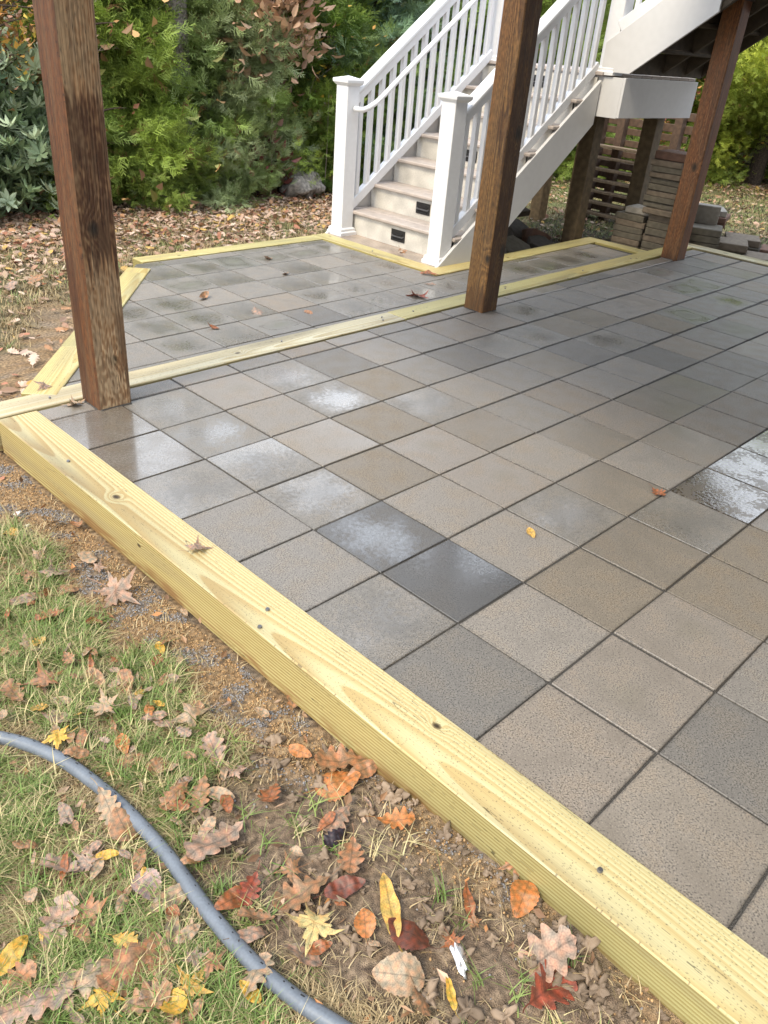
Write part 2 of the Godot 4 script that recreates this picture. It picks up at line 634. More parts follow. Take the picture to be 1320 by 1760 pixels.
func ground_colour(x: float, z: float) -> Color:
	var cx := x / U
	var cz := z / U
	var n := zones.get_noise_2d(cx * 3.0, cz * 3.0)
	var n2 := zones.get_noise_2d(cx * 14.0 + 7.0, cz * 14.0)
	var n3 := clods.get_noise_2d(cx * 40.0, cz * 40.0)
	var c := lin(0.20, 0.145, 0.075).lerp(lin(0.30, 0.235, 0.13), clampf(0.5 + n + n2 * 0.6, 0.0, 1.0))
	c = c.lerp(lin(0.10, 0.12, 0.035), clampf(n * 0.9 + 0.15 + n3 * 0.4, 0.0, 0.6))
	var litter := smoothstep(-9.5, -12.8, cz + n * 1.2)
	c = c.lerp(lin(0.33, 0.215, 0.14), litter)
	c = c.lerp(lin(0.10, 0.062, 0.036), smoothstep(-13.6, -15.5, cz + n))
	if cx > 22.0:
		c = c.lerp(lin(0.17, 0.19, 0.06), 0.75 * (1.0 - smoothstep(34.0, 38.0, cx)))
	var s := sand_amount(cx, cz)
	var sc := lin(0.34, 0.21, 0.10).lerp(lin(0.42, 0.29, 0.16), clampf(0.5 + n2 * 1.4, 0, 1))
	sc = sc.lerp(lin(0.25, 0.22, 0.19), clampf(zones.get_noise_2d(cx * 2.2 + 90.0, cz * 2.2) * 1.6 - 0.22, 0.0, 0.55))
	c = c.lerp(sc, s)
	var so := soil_amount(cx, cz)
	c = c.lerp(lin(0.22, 0.15, 0.10).lerp(lin(0.33, 0.245, 0.165), clampf(0.5 + n2 + n3 * 0.5, 0, 1)), so * (1.0 - s * 0.8))
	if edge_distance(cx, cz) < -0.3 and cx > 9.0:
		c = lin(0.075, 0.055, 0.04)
	return c * (1.0 + n3 * 0.25)

# ------------------------------------------------------------------ scene
func _ready() -> void:
	rng.seed = 4
	for f in [noise, fine, hills, clods, zones]:
		f.noise_type = FastNoiseLite.TYPE_SIMPLEX_SMOOTH
		f.fractal_type = FastNoiseLite.FRACTAL_NONE
		f.frequency = 0.01
	for f in [hills, clods, zones]:
		f.frequency = 1.0
	clods.fractal_type = FastNoiseLite.FRACTAL_FBM
	clods.fractal_octaves = 2
	clods.frequency = 1.0
	zones.fractal_type = FastNoiseLite.FRACTAL_FBM
	zones.fractal_octaves = 2
	hills.seed = 21; clods.seed = 22; zones.seed = 23
	# camera
	var cam := Camera3D.new()
	cam.name = "camera"
	cam.fov = 65.837
	cam.far = 600.0
	cam.near = 0.05
	var bas := Basis(Vector3(0.70603, 0.07663, 0.70402), Vector3(0.31711, 0.85468, -0.41104), Vector3(-0.63322, 0.51346, 0.57913)).orthonormalized()
	cam.transform = Transform3D(bas, V(-3.71158, 4.48934, 9.26468))
	add_child(cam)
	cam.current = true
	# sky
	var env := Environment.new()
	var sky := Sky.new()
	var sm := ProceduralSkyMaterial.new()
	sm.sky_top_color = Color(0.85, 0.89, 0.95)
	sm.sky_horizon_color = Color(0.97, 0.97, 0.97)
	sm.sky_curve = 0.25
	sm.ground_bottom_color = Color(0.35, 0.30, 0.24)
	sm.ground_horizon_color = Color(0.55, 0.50, 0.42)
	sm.energy_multiplier = 1.9
	sky.sky_material = sm
	env.background_mode = Environment.BG_SKY
	env.sky = sky
	env.tonemap_mode = Environment.TONE_MAPPER_LINEAR
	env.tonemap_exposure = 1.66
	env.sdfgi_enabled = true
	env.ssao_enabled = true
	env.ssil_enabled = true
	var we := WorldEnvironment.new()
	we.name = "world_environment"
	we.environment = env
	add_child(we)
	# hazy sun from behind the camera's left
	var sun := DirectionalLight3D.new()
	sun.name = "sun"
	sun.light_energy = 0.72
	sun.light_angular_distance = 16.0
	sun.light_color = Color(1.0, 0.95, 0.86)
	sun.shadow_enabled = true
	add_child(sun)
	sun.look_at_from_position(Vector3(-6.0, 7.5, 0.8), Vector3.ZERO)

	materials()
	build_ground()
	build_patio()
	build_timbers()
	build_posts()
	build_stairs()
	build_deck()
	build_yard()
	build_trees()
	build_lawn()
	build_leaves()

func materials() -> void:
	var t := tone_tex(51, 256, 3.0, 22.0, 0.10, 0.10, 0.86)
	M.vinyl = toned(lin(0.77, 0.77, 0.78), 0.38, tone_tex(50, 192, 1.2, 9.0, 0.012, 0.01, 0.96), 1.3)
	M.skirt = toned(lin(0.64, 0.63, 0.62), 0.5, M.vinyl.albedo_texture, 0.9)
	M.riser = toned(lin(0.62, 0.59, 0.53), 0.55, tone_tex(53, 256, 1.6, 14.0, 0.07, 0.03, 0.91), 1.7)
	M.tread = toned(lin(0.50, 0.43, 0.38), 0.55, tone_tex(54, 256, 2.0, 30.0, 0.05, 0.05, 0.9), 2.2)
	M.pad = toned(lin(0.42, 0.33, 0.26), 0.22, tone_tex(55, 192, 2.0, 16.0, 0.12, 0.06, 0.86), 1.4)
	M.black = plain(lin(0.012, 0.012, 0.013), 0.4)
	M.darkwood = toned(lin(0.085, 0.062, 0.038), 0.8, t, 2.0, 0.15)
	M.postgreen = toned(lin(0.16, 0.115, 0.065), 0.8, t, 2.4, 0.15)
	M.posttan = toned(lin(0.34, 0.23, 0.12), 0.8, t, 2.4, 0.15)
	M.palletfront = toned(lin(0.38, 0.28, 0.185), 0.8, t, 3.0, 0.15)
	M.palletback = toned(lin(0.15, 0.095, 0.065), 0.85, t, 3.0, 0.15)
	M.nail = plain(lin(0.22, 0.22, 0.23), 0.4)
	M.nail.metallic = 0.8
	M.hose = toned(lin(0.165, 0.19, 0.225), 0.42, tone_tex(56, 128, 3.0, 30.0, 0.06, 0.06, 0.9), 4.0)
	M.rock = toned(lin(0.46, 0.42, 0.37), 0.85, tone_tex(57, 256, 3.0, 16.0, 0.28, 0.14, 0.75), 3.0, 0.6)
	var ts := tone_tex(58, 256, 2.5, 40.0, 0.09, 0.10, 0.85)
	var tb := tone_tex(63, 256, 4.0, 20.0, 0.26, 0.18, 0.74)
	M.slabgrey = toned(lin(0.165, 0.145, 0.11), 0.8, ts, 3.0, 0.2)
	M.slabtan = toned(lin(0.22, 0.175, 0.13), 0.8, ts, 3.0, 0.2)
	M.slabred = toned(lin(0.21, 0.115, 0.08), 0.8, ts, 3.0, 0.2)
	M.slabpale = toned(lin(0.46, 0.42, 0.36), 0.75, ts, 3.0, 0.2)
	M.rubble = toned(lin(0.10, 0.085, 0.07), 0.9, ts, 3.0, 0.4)
	M.siding = toned(lin(0.38, 0.36, 0.32), 0.6, t, 1.0)
	M.bark = toned(lin(0.12, 0.085, 0.06), 0.9, tb, 4.0, 1.2)
	M.paletrunk = toned(lin(0.33, 0.29, 0.24), 0.9, tb, 3.0, 0.8)
	M.twig = plain(lin(0.30, 0.25, 0.20), 0.85)
	M.foliage = tinted(0.62, 0.7)
	M.grass = tinted(0.6, 0.4)
	M.litter = tinted(0.7, 0.25)
	M.grit = tinted(0.8)
	M.foil = plain(lin(0.75, 0.75, 0.76), 0.3)
	M.foil.metallic = 0.7
	M.joint = toned(lin(0.15, 0.138, 0.125), 0.85, tone_tex(65, 256, 20.0, 60.0, 0.25, 0.45, 0.7), 5.0, 0.5)

func grow(lo: float, hi: float, step: float, out_lo: float, out_hi: float) -> PackedFloat32Array:
	var a: Array = []
	var v := lo
	while v <= hi:
		a.append(v)
		v += step
	var s := step
	v = hi
	while v < out_hi:
		s = minf(s * 1.14, 9.0)
		v += s
		a.append(v)
	s = step
	v = lo
	while v > out_lo:
		s = minf(s * 1.14, 9.0)
		v -= s
		a.append(v)
	a.sort()
	return PackedFloat32Array(a)

func build_ground() -> void:
	var xs := grow(-1.25, -0.14, 0.014, -140.0, 170.0)
	var zs := grow(-0.9, 2.95, 0.016, -170.0, 140.0)
	var nx := xs.size()
	var nz := zs.size()
	var vs := PackedVector3Array()
	var cs := PackedColorArray()
	var ns := PackedVector3Array()
	vs.resize(nx * nz); cs.resize(nx * nz); ns.resize(nx * nz)
	for j in nz:
		for i in nx:
			vs[j * nx + i] = Vector3(xs[i], ground(xs[i], zs[j]), zs[j])
			cs[j * nx + i] = ground_colour(xs[i], zs[j])
	var idx := PackedInt32Array()
	for j in nz:
		for i in nx:
			var l := vs[j * nx + maxi(i - 1, 0)]
			var r := vs[j * nx + mini(i + 1, nx - 1)]
			var u := vs[maxi(j - 1, 0) * nx + i]
			var d := vs[mini(j + 1, nz - 1) * nx + i]
			ns[j * nx + i] = (d - u).cross(r - l).normalized()
			if i < nx - 1 and j < nz - 1:
				var a := j * nx + i
				idx.append_array(PackedInt32Array([a, a + 1, a + nx + 1, a, a + nx + 1, a + nx]))
	var arr := []
	arr.resize(Mesh.ARRAY_MAX)
	arr[Mesh.ARRAY_VERTEX] = vs
	arr[Mesh.ARRAY_NORMAL] = ns
	arr[Mesh.ARRAY_COLOR] = cs
	arr[Mesh.ARRAY_INDEX] = idx
	var am := ArrayMesh.new()
	am.add_surface_from_arrays(Mesh.PRIMITIVE_TRIANGLES, arr)
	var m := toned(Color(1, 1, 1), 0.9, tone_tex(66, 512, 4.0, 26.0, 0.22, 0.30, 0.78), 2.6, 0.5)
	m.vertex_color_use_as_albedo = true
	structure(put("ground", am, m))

# ------------------------------------------------------------------ patio
func drift(x: float) -> float:
	return -0.0145 * maxf(0.0, x - 1.0)

func build_patio() -> void:
	var tones := [Color(0.56, 0.535, 0.505), Color(0.55, 0.515, 0.475), Color(0.535, 0.515, 0.49), Color(0.555, 0.52, 0.475)]
	var dry := []
	for k in 6:
		dry.append(paver_mat(100 + k, tones[k % 4], [0, 0, 0, 2, 0, 4][k], 0.25))
	var olive := [paver_mat(110, Color(0.515, 0.48, 0.43), 0, 0.0), paver_mat(111, Color(0.495, 0.46, 0.41), 2, 0.25)]
	var dark := [paver_mat(112, Color(0.37, 0.365, 0.36), 1, 0.75), paver_mat(113, Color(0.345, 0.34, 0.335), 2, 0.8)]
	var dusk := [paver_mat(122, Color(0.47, 0.455, 0.435), 0, 0.0), paver_mat(123, Color(0.455, 0.435, 0.41), 1, 0.3)]
	var sheen := [paver_mat(114, Color(0.50, 0.48, 0.45), 1, 0.85), paver_mat(115, Color(0.52, 0.50, 0.47), 1, 0.7), paver_mat(116, Color(0.49, 0.47, 0.45), 2, 0.75), paver_mat(121, Color(0.5, 0.47, 0.44), 1, 0.95)]
	for k in 3:
		sheen.append(paver_mat(130 + k, Color(0.5, 0.48, 0.45), 1 if k < 2 else 2, [0.8, 0.6, 0.65][k]))
	for k in range(1, 7):               # the films differ, the concrete below is shared
		sheen[k].albedo_texture = sheen[0].albedo_texture
		sheen[k].heightmap_texture = sheen[0].heightmap_texture
	var soaked := [paver_mat(117, Color(0.52, 0.49, 0.45), 3, 1.0), paver_mat(118, Color(0.40, 0.365, 0.32), 5, 1.0)]
	var ringed := [paver_mat(119, Color(0.50, 0.48, 0.45), 4, 0.9), paver_mat(120, Color(0.47, 0.46, 0.43), 4, 1.0)]
	var pick := {
		"0,0": soaked[0], "1,0": soaked[0], "0,1": sheen[4], "1,1": sheen[0], "2,0": sheen[6], "2,1": sheen[2], "3,1": sheen[5], "1,3": sheen[3], "0,3": sheen[4],
		"4,1": dark[0], "5,1": dark[1], "5,0": sheen[2], "1,6": dusk[0], "1,4": olive[0], "4,5": olive[1], "5,4": olive[1], "5,6": dry[3], "5,5": dry[0], "4,7": olive[1], "1,7": sheen[6],
		"6,3": olive[1], "7,3": olive[0], "6,2": olive[0], "6,5": soaked[1], "6,6": soaked[1], "7,6": sheen[2], "4,6": dry[1], "6,7": soaked[1], "6,4": sheen[2], "2,8": dusk[1], "2,4": sheen[5],
		"8,2": dry[2], "8,1": dusk[0], "0,15": ringed[0], "1,14": ringed[1], "1,15": ringed[0], "2,12": ringed[1], "2,14": sheen[1], "3,9": dusk[0], "2,11": olive[0], "3,4": olive[1], "3,12": dusk[1], "3,0": dry[2], "4,0": dry[2], "1,8": sheen[1], "1,2": dry[0], "2,2": dry[3],
	}
	M.paver = dry
	# main patio: bed of dark joint sand with pavers in it
	var st := begin()
	cornerbox(st, Vector3(0.0, -0.5, -0.35), Vector3(19.2, -0.015, 12.4), Vector3.ZERO, 0.0)
	var bed := put("patio", done(st), M.joint)
	structure(bed)
	var pm: Array = []
	for k in 6:                          # shared shapes with slightly different, chipped corners
		var s2 := begin()
		var hx := (0.986 - (k % 3) * 0.004) * U * 0.5
		var hz := (0.985 - (k % 3) * 0.003) * U * 0.5
		var cp := PackedVector2Array()
		for q in [[-1, -1], [1, -1], [1, 1], [-1, 1]]:
			var c1 := rr(0.0006, 0.0022) if rng.randf() < 0.7 else rr(0.004, 0.009)
			var c2 := c1 * rr(0.5, 1.8)
			var k1 := Vector2(q[0] * hx, q[1] * (hz - c1))
			var k2 := Vector2(q[0] * (hx - c2), q[1] * hz)
			cp.append_array(PackedVector2Array([k1, k2] if q[0] * q[1] < 0 else [k2, k1]) if false else PackedVector2Array([k1, k2] if q[0] * q[1] > 0 else [k2, k1]))
		slab(s2, cp, Transform3D(Basis(Vector3.RIGHT, Vector3(0, 0, 1), Vector3.UP), Vector3.ZERO), -0.05, 0.0, 0.0018, 1.0 / U * 1.01, Vector2(0.5, 0.5))
		pm.append(done(s2))
	for iz in range(0, 12):
		for ix in range(0, 19):
			var key := "%d,%d" % [iz, ix]
			var mat: Material = dry[rng.randi() % 6]
			var roll := rng.randf()
			if roll < 0.12: mat = olive[rng.randi() % 2]
			elif roll < 0.15: mat = dusk[rng.randi() % 2]
			elif roll < 0.26 and ix < 10: mat = sheen[4 + rng.randi() % 3]
			if pick.has(key): mat = pick[key]
			var o := put("paver", pm[rng.randi() % 6], mat, bed)
			var cx := -0.023 + (ix + 0.5) * 1.0045
			var fade := clampf(1.0 - (iz + 0.5) / 4.0, 0.0, 1.0)
			o.position = V(cx, 0.0, iz + 0.5 + drift(cx) * fade) + Vector3(rr(-0.0012, 0.0012), rr(-0.0015, 0.0015), rr(-0.0012, 0.0012))
			o.rotation = Vector3(rr(-0.004, 0.004), rr(-0.006, 0.006), rr(-0.004, 0.004))
			if key == "1,0" or key == "0,0":
				o.rotation.x = 0.0; o.rotation.z = 0.0
			else:
				o.rotation.y += PI * 0.5 * (rng.randi() % 4)
	for q in [[0.89, -0.17], [8.93, -0.20], [17.40, -0.40]]:     # gritty gap left round each post
		var sg := begin()
		var ring := PackedVector2Array()
		for k in 14:
			var a := TAU * k / 14.0
			var w := 0.262 / maxf(absf(cos(a)), absf(sin(a))) * rr(0.90, 1.02)
			ring.append(Vector2(cos(a), sin(a)) * minf(w, 0.36) * U)
		slab(sg, ring, Transform3D(Basis(Vector3.RIGHT, Vector3(0, 0, 1), Vector3.UP), V(q[0], 0, q[1])), -0.03, 0.0032)
		put("joint_sand", done(sg), M.joint, bed)
	for ix in range(0, 19):              # cut pieces against the middle timber
		var x0 := ix * 1.0045 + 0.012
		var x1 := (ix + 1) * 1.0045 - 0.03
		if ix == 0: x0 = 0.02
		var c := (x0 + x1) * 0.5
		var zz0 := -0.372 + drift(c)
		var zz1 := -0.03 + drift(c)
		var s3 := begin()
		slab(s3, PackedVector2Array([V(x0 - c, 0, 0), V(x1 - c, 0, 0), V(x1 - c, 0, 0), V(x0 - c, 0, 0)].map(func(q): return Vector2(q.x, q.z))) if false else PackedVector2Array([Vector2(x0 - c, -0.5 * (zz1 - zz0)) * U, Vector2(x1 - c, -0.5 * (zz1 - zz0)) * U, Vector2(x1 - c, 0.5 * (zz1 - zz0)) * U, Vector2(x0 - c, 0.5 * (zz1 - zz0)) * U]),
			Transform3D(Basis(Vector3.RIGHT, Vector3(0, 0, 1), Vector3.UP), Vector3.ZERO), -0.05, 0.0, 0.0028, 1.0 / U, Vector2(0.5, rr(0.3, 0.7)))
		var o := put("paver", done(s3), dry[rng.randi() % 6] if ix != 13 and ix != 12 else dusk[0], bed)
		o.position = V(c, 0.0, (zz0 + zz1) * 0.5) + Vector3(0, rr(-0.001, 0.001), 0)
	# patio in front of the stairs and along their side
	var st2 := begin()
	var outline := PackedVector2Array([Vector2(0.60, -0.90), Vector2(0.62, -0.93), Vector2(4.78, -6.18), Vector2(9.98, -6.18), Vector2(9.98, -2.33), Vector2(16.88, -2.53), Vector2(16.88, -1.13)])
	var pieces := [PackedVector2Array([Vector2(0.6, -0.9), Vector2(4.78, -6.18), Vector2(9.98, -6.18), Vector2(9.98, -1.03)]), PackedVector2Array([Vector2(9.98, -1.03), Vector2(9.98, -2.33), Vector2(16.88, -2.53), Vector2(16.88, -1.13)])]
	for pc in pieces:
		var q := PackedVector2Array()
		for v in pc: q.append(v * U)
		slab(st2, q, Transform3D(Basis(Vector3.RIGHT, Vector3(0, 0, 1), Vector3.UP), Vector3.ZERO), -0.15, -0.007)
	var bed2 := put("patio_beside_stairs", done(st2), M.joint)
	structure(bed2)
	var pick2 := {
		"6,4": ringed[0], "5,4": ringed[1], "7,4": ringed[0], "6,5": ringed[0], "3,3": ringed[0], "5,3": dry[2], "4,0": dusk[0], "5,0": sheen[2], "6,0": sheen[3], "3,0": ringed[0], "2,0": sheen[2], "5,1": sheen[1], "4,1": dry[1], "5,5": dry[2], "7,5": sheen[1], "4,5": dusk[0], "6,1": sheen[1],
	}
	var grey := [dry[0], sheen[4], dry[4], sheen[1], sheen[5], sheen[2], sheen[6], sheen[0], dry[2]]
	for iz in range(-1, 7):
		for ix in range(-2, 16):
			var x0 := 2.49 + (ix - 1) * 0.945
			var gz := -1.03 + drift(x0) * 1.1 - iz * 0.948
			if x0 > 9.5: gz = -1.22 - iz * 0.94 + drift(x0 - 9.0)
			var sq := PackedVector2Array([Vector2(x0 + 0.012, gz - 0.936), Vector2(x0 + 0.933, gz - 0.936), Vector2(x0 + 0.933, gz - 0.012), Vector2(x0 + 0.012, gz - 0.012)])
			for pg in Geometry2D.intersect_polygons(sq, outline):
				var area := 0.0
				for i in pg.size():
					area += pg[i].cross(pg[(i + 1) % pg.size()]) * 0.5
				if absf(area) < 0.02 or pg.size() < 3:
					continue
				var c := Vector2(x0 + 0.47, gz - 0.47)
				var q := PackedVector2Array()
				for v in pg: q.append((v - c) * U)
				var s4 := begin()
				slab(s4, q, Transform3D(Basis(Vector3.RIGHT, Vector3(0, 0, 1), Vector3.UP), Vector3.ZERO), -0.05, 0.0, 0.0025, 1.06 / U, Vector2(0.5, 0.5))
				var mat: Material = grey[rng.randi() % grey.size()]
				var key := "%d,%d" % [ix, iz]
				if pick2.has(key): mat = pick2[key]
				var o := put("paver", done(s4), mat, bed2)
				o.position = Vector3(c.x * U, rr(-0.001, 0.001), c.y * U)
				o.rotation = Vector3(rr(-0.002, 0.002), 0, rr(-0.002, 0.002))

# ------------------------------------------------------------------ timbers
func timber(label: String, a: Vector2, b: Vector2, mat: Material, length: float, off: float, width := 0.475, y1 := 0.012, called := "landscape_timber", group := "") -> Node3D:
	var mid := (a + b) * 0.5
	var o := thing(called, label, "timber", V(mid.x, -0.45, mid.y), 0.0, group)
	var st := begin()
	var hgt := 0.46 * U
	var y := y1 - hgt * 0.5 + 0.45 * U
	beam(st, Vector3((a.x - mid.x) * U, y, (a.y - mid.y) * U), Vector3((b.x - mid.x) * U, y, (b.y - mid.y) * U), width * U, hgt, 0.003, 2, length, off)
	put("beam", done(st), mat, o)
	return o

func screw(parent: Node3D, x: float, z: float, r := 0.006) -> void:
	var c := CylinderMesh.new()
	c.top_radius = r * 0.8
	c.bottom_radius = r
	c.height = 0.005
	c.radial_segments = 10
	c.rings = 1
	var o := put("screw", c, M.nail, parent)
	o.position = V(x, 0, z) - parent.position + Vector3(0, 0.0135, 0)
	o.rotation.x = 0.12

func build_timbers() -> void:
	var early := Color(0.86, 0.81, 0.62)
	var late := Color(0.76, 0.645, 0.42)
	var green := Color(0.77, 0.80, 0.60)
	# beam() puts local x along a->b; z = x cross up
	var front := wood_tex(301, 2000, 224, 4.0, 0.145, early, late, 0.0036, Vector2(-0.14, 0.045), 2, [[0, 0.3 + 0.48, 0.015, 0.010], [0, 2.15, -0.035, 0.008], [1, 1.02, 0.03, 0.007]], green, 0.75)
	M.front = wood_mat(front, 0.55, 0.05)
	var gold := wood_tex(302, 1500, 160, 3.0, 0.145, Color(0.83, 0.77, 0.54), Color(0.73, 0.61, 0.34), 0.0036, Vector2(-0.10, 0.05), 2, [[0, 0.9, 0.02, 0.009], [0, 2.2, -0.03, 0.009]], green, 0.6)
	M.gold = wood_mat(gold, 0.5, 0.05)
	var worn := wood_tex(303, 1500, 160, 3.0, 0.145, Color(0.87, 0.85, 0.74), Color(0.77, 0.70, 0.53), 0.0036, Vector2(-0.11, 0.03), 2, [[0, 1.2, 0.0, 0.010]], Color(0.82, 0.74, 0.58), 0.6)
	M.worn = wood_mat(worn, 0.42, 0.06)
	var o := timber("long pale yellow timber edging the near side of the patio beside the lawn", Vector2(-0.25, -0.33 + 0.0), Vector2(-0.25, 12.6), M.front, 4.0, 0.0, 0.5, 0.010)
	for q in [[-0.25, 4.8], [-0.26, 8.25], [-0.45, 4.95], [-0.33, 1.2], [-0.21, 10.6]]:
		screw(o, q[0], q[1], 0.0065)
	var zc := -0.625
	o = timber("whitish wet timber crossing the patio behind the left post", Vector2(-0.55, zc + drift(-0.5)), Vector2(7.05, zc + drift(7.05)), M.worn, 3.0, 0.0, 0.475, 0.008)
	for q in [[0.3, -0.6], [4.3, -0.7], [6.7, -0.75], [6.6, -0.62]]:
		screw(o, q[0], q[1], 0.005)
	o = timber("yellow green timber crossing the patio behind the middle and right posts", Vector2(7.056, zc + drift(7.056)), Vector2(19.15, zc + drift(19.15) - 0.06), M.gold, 3.0, 0.37, 0.475, 0.010)
	for q in [[7.5, -0.70], [10.5, -0.78], [13.6, -0.8], [16.0, -0.87]]:
		screw(o, q[0], q[1], 0.005)
	var dv := Vector2(0.7503, 0.6611)
	var da := Vector2(0.02, -0.91) + dv * 0.235
	var dd := Vector2(4.24, -5.70) + dv * 0.235
	var dm := da.lerp(dd, 0.30)
	timber("short near length of the diagonal timber joined below the left post", da + (dd - da).normalized() * 0.08, dm, M.gold, 3.0, 0.1, 0.47, 0.009)
	timber("far length of the diagonal timber seen behind the left post", dm + (dd - da).normalized() * 0.012, dd + (dd - da).normalized() * 0.35, M.gold, 3.0, 0.55, 0.47, 0.010)
	timber("timber along the back edge of the patio by the leafy lawn", Vector2(4.95, -6.40), Vector2(10.02, -6.40), M.gold, 3.0, 0.2, 0.42, 0.008)
	o = timber("yellow timber in front of the tan slab at the foot of the stairs", Vector2(10.235, -6.62), Vector2(10.235, -2.32), M.gold, 3.0, 0.7, 0.46, 0.011)
	screw(o, 10.2, -4.6, 0.006)
	timber("timber along the right side of the stairs beside the dark rubble", Vector2(10.475, -2.555), Vector2(16.93, -2.755), M.gold, 3.0, 0.05, 0.46, 0.010)
	timber("short timber closing the far end of the narrow paving in front of the slab stacks", Vector2(17.15, -3.0), Vector2(17.15, -1.15), M.gold, 3.0, 0.45, 0.45, 0.009)
	timber("pale timber at far right edge of the patio in front of the low slab piles", Vector2(19.43, -1.15), Vector2(19.43, 12.6), M.worn, 4.0, 0.3, 0.5, 0.010)

# ------------------------------------------------------------------ deck posts
func post_mesh(h: float, tl: float, tilt: Vector3) -> ArrayMesh:
	var st := begin()
	var xf := Transform3D(Basis(Vector3(0, 1, 0), Vector3(-1, 0, 0), Vector3(0, 0, 1)), Vector3(0, h * 0.5, 0))
	box(st, xf, Vector3(h, 0.143, 0.143), 0.006, 4, tl, 0.0)
	return done(st)

func build_posts() -> void:
	var h := 2.62
	var orange := Color(0.78, 0.52, 0.30)
	var brown := Color(0.52, 0.31, 0.17)
	var t := wood_tex(311, 900, 256, 2.8, 0.143, Color(0.74, 0.63, 0.49), Color(0.58, 0.45, 0.32), 0.007, Vector2(0.05, -0.03), 4, [[2, 0.80, 0.015, 0.020], [2, 0.30, -0.012, 0.014]], Color(0.52, 0.33, 0.18), 0.4)
	recolour(t, 0, Color(0.60, 0.455, 0.29))
	weather_post(t, 2.8, [[2, 0.66, 1.24, 0.0, 1.0, 1.0], [2, 0.2, 0.5, 0.0, 0.22, 0.6], [0, 0.0, 0.7, 0.0, 0.5, 0.5]], [[2, 0.03, 0.40, 0.50, Color(0.75, 0.66, 0.53)], [2, 0.36, 0.66, 0.80, Color(0.62, 0.53, 0.42)], [2, 1.24, 2.6, 0.72, Color(0.56, 0.47, 0.36)]], 0.10, 71, 0.25)
	var o := thing("deck_post", "left brown post with dark wet stain and flaking finish standing on wet pavers", "post", V(0.89, -0.35, -0.17))
	var p := put("shaft", post_mesh(h + 0.35 * U, 2.8, Vector3.ZERO), wood_mat(t, 0.62, 0.25), o)
	p.position.y = 0.0
	var t2 := wood_tex(312, 900, 256, 2.8, 0.143, orange, brown, 0.006, Vector2(-0.02, 0.05), 4, [[0, 0.42, 0.055, 0.018], [2, 0.46, -0.04, 0.024], [2, 1.08, -0.03, 0.026]], Color(0.38, 0.34, 0.15), 0.5)
	weather_post(t2, 2.8, [[2, 0.0, 2.6, 0.0, 1.0, 0.75], [0, 0.0, 0.25, 0.0, 1.0, 0.45], [0, 0.95, 1.2, 0.5, 1.0, 0.6]], [], 0.08, 72, 0.16)
	o = thing("deck_post", "middle reddish brown post in front of the stair railing", "post", V(8.93, -0.35, -0.20))
	put("shaft", post_mesh(h + 0.35 * U, 2.8, Vector3.ZERO), wood_mat(t2, 0.62, 0.25), o)
	var t3 := wood_tex(313, 900, 256, 2.8, 0.143, Color(0.68, 0.44, 0.26), brown, 0.007, Vector2(0.03, 0.04), 4, [[0, 0.80, 0.02, 0.021]], Color(0.36, 0.27, 0.14), 0.6)
	weather_post(t3, 2.8, [[2, 0.0, 2.6, 0.0, 1.0, 0.55], [0, 0.0, 0.16, 0.0, 1.0, 0.5]], [], 0.16, 73, 0.2)
	o = thing("deck_post", "right brown post with green foot in front of the slab stacks", "post", V(17.40, -0.35, -0.40))
	put("shaft", post_mesh(h + 0.35 * U, 2.8, Vector3.ZERO), wood_mat(t3, 0.62, 0.25), o)

func recolour(t: Array, strip: int, by: Color) -> void:
	var w: int = t[2]
	var h: int = t[3]
	var out: PackedByteArray = t[0]
	for j in range(strip * h / 4, (strip + 1) * h / 4):
		for i in w:
			var at := (j * w + i) * 3
			out[at] = int(out[at] * by.r)
			out[at + 1] = int(out[at + 1] * by.g)
			out[at + 2] = int(out[at + 2] * by.b)
	t[0] = out

# ------------------------------------------------------------------ stairs
const RISE := 0.585
const RUN := 0.812

func frustum(st: SurfaceTool, c: Vector3, w0: float, w1: float, y0: float, y1: float) -> void:
	var a := [Vector3(-1, 0, -1), Vector3(1, 0, -1), Vector3(1, 0, 1), Vector3(-1, 0, 1)]
	for i in 4:
		var j := (i + 1) % 4
		var p: Vector3 = c + a[i] * w0 + Vector3(0, y0, 0)
		var q: Vector3 = c + a[j] * w0 + Vector3(0, y0, 0)
		var r: Vector3 = c + a[j] * w1 + Vector3(0, y1, 0)
		var s: Vector3 = c + a[i] * w1 + Vector3(0, y1, 0)
		var o: Vector3 = (a[i] + a[j]).normalized()
		var n := Vector3(o.x * (y1 - y0), (w0 - w1), o.z * (y1 - y0)).normalized()
		if y1 < y0: n = -n
		tri(st, p, q, r, n)
		tri(st, p, r, s, n)
	if w1 > 0.0005:
		var nn := Vector3.UP
		tri(st, c + a[0] * w1 + Vector3(0, y1, 0), c + a[1] * w1 + Vector3(0, y1, 0), c + a[2] * w1 + Vector3(0, y1, 0), nn)
		tri(st, c + a[0] * w1 + Vector3(0, y1, 0), c + a[2] * w1 + Vector3(0, y1, 0), c + a[3] * w1 + Vector3(0, y1, 0), nn)

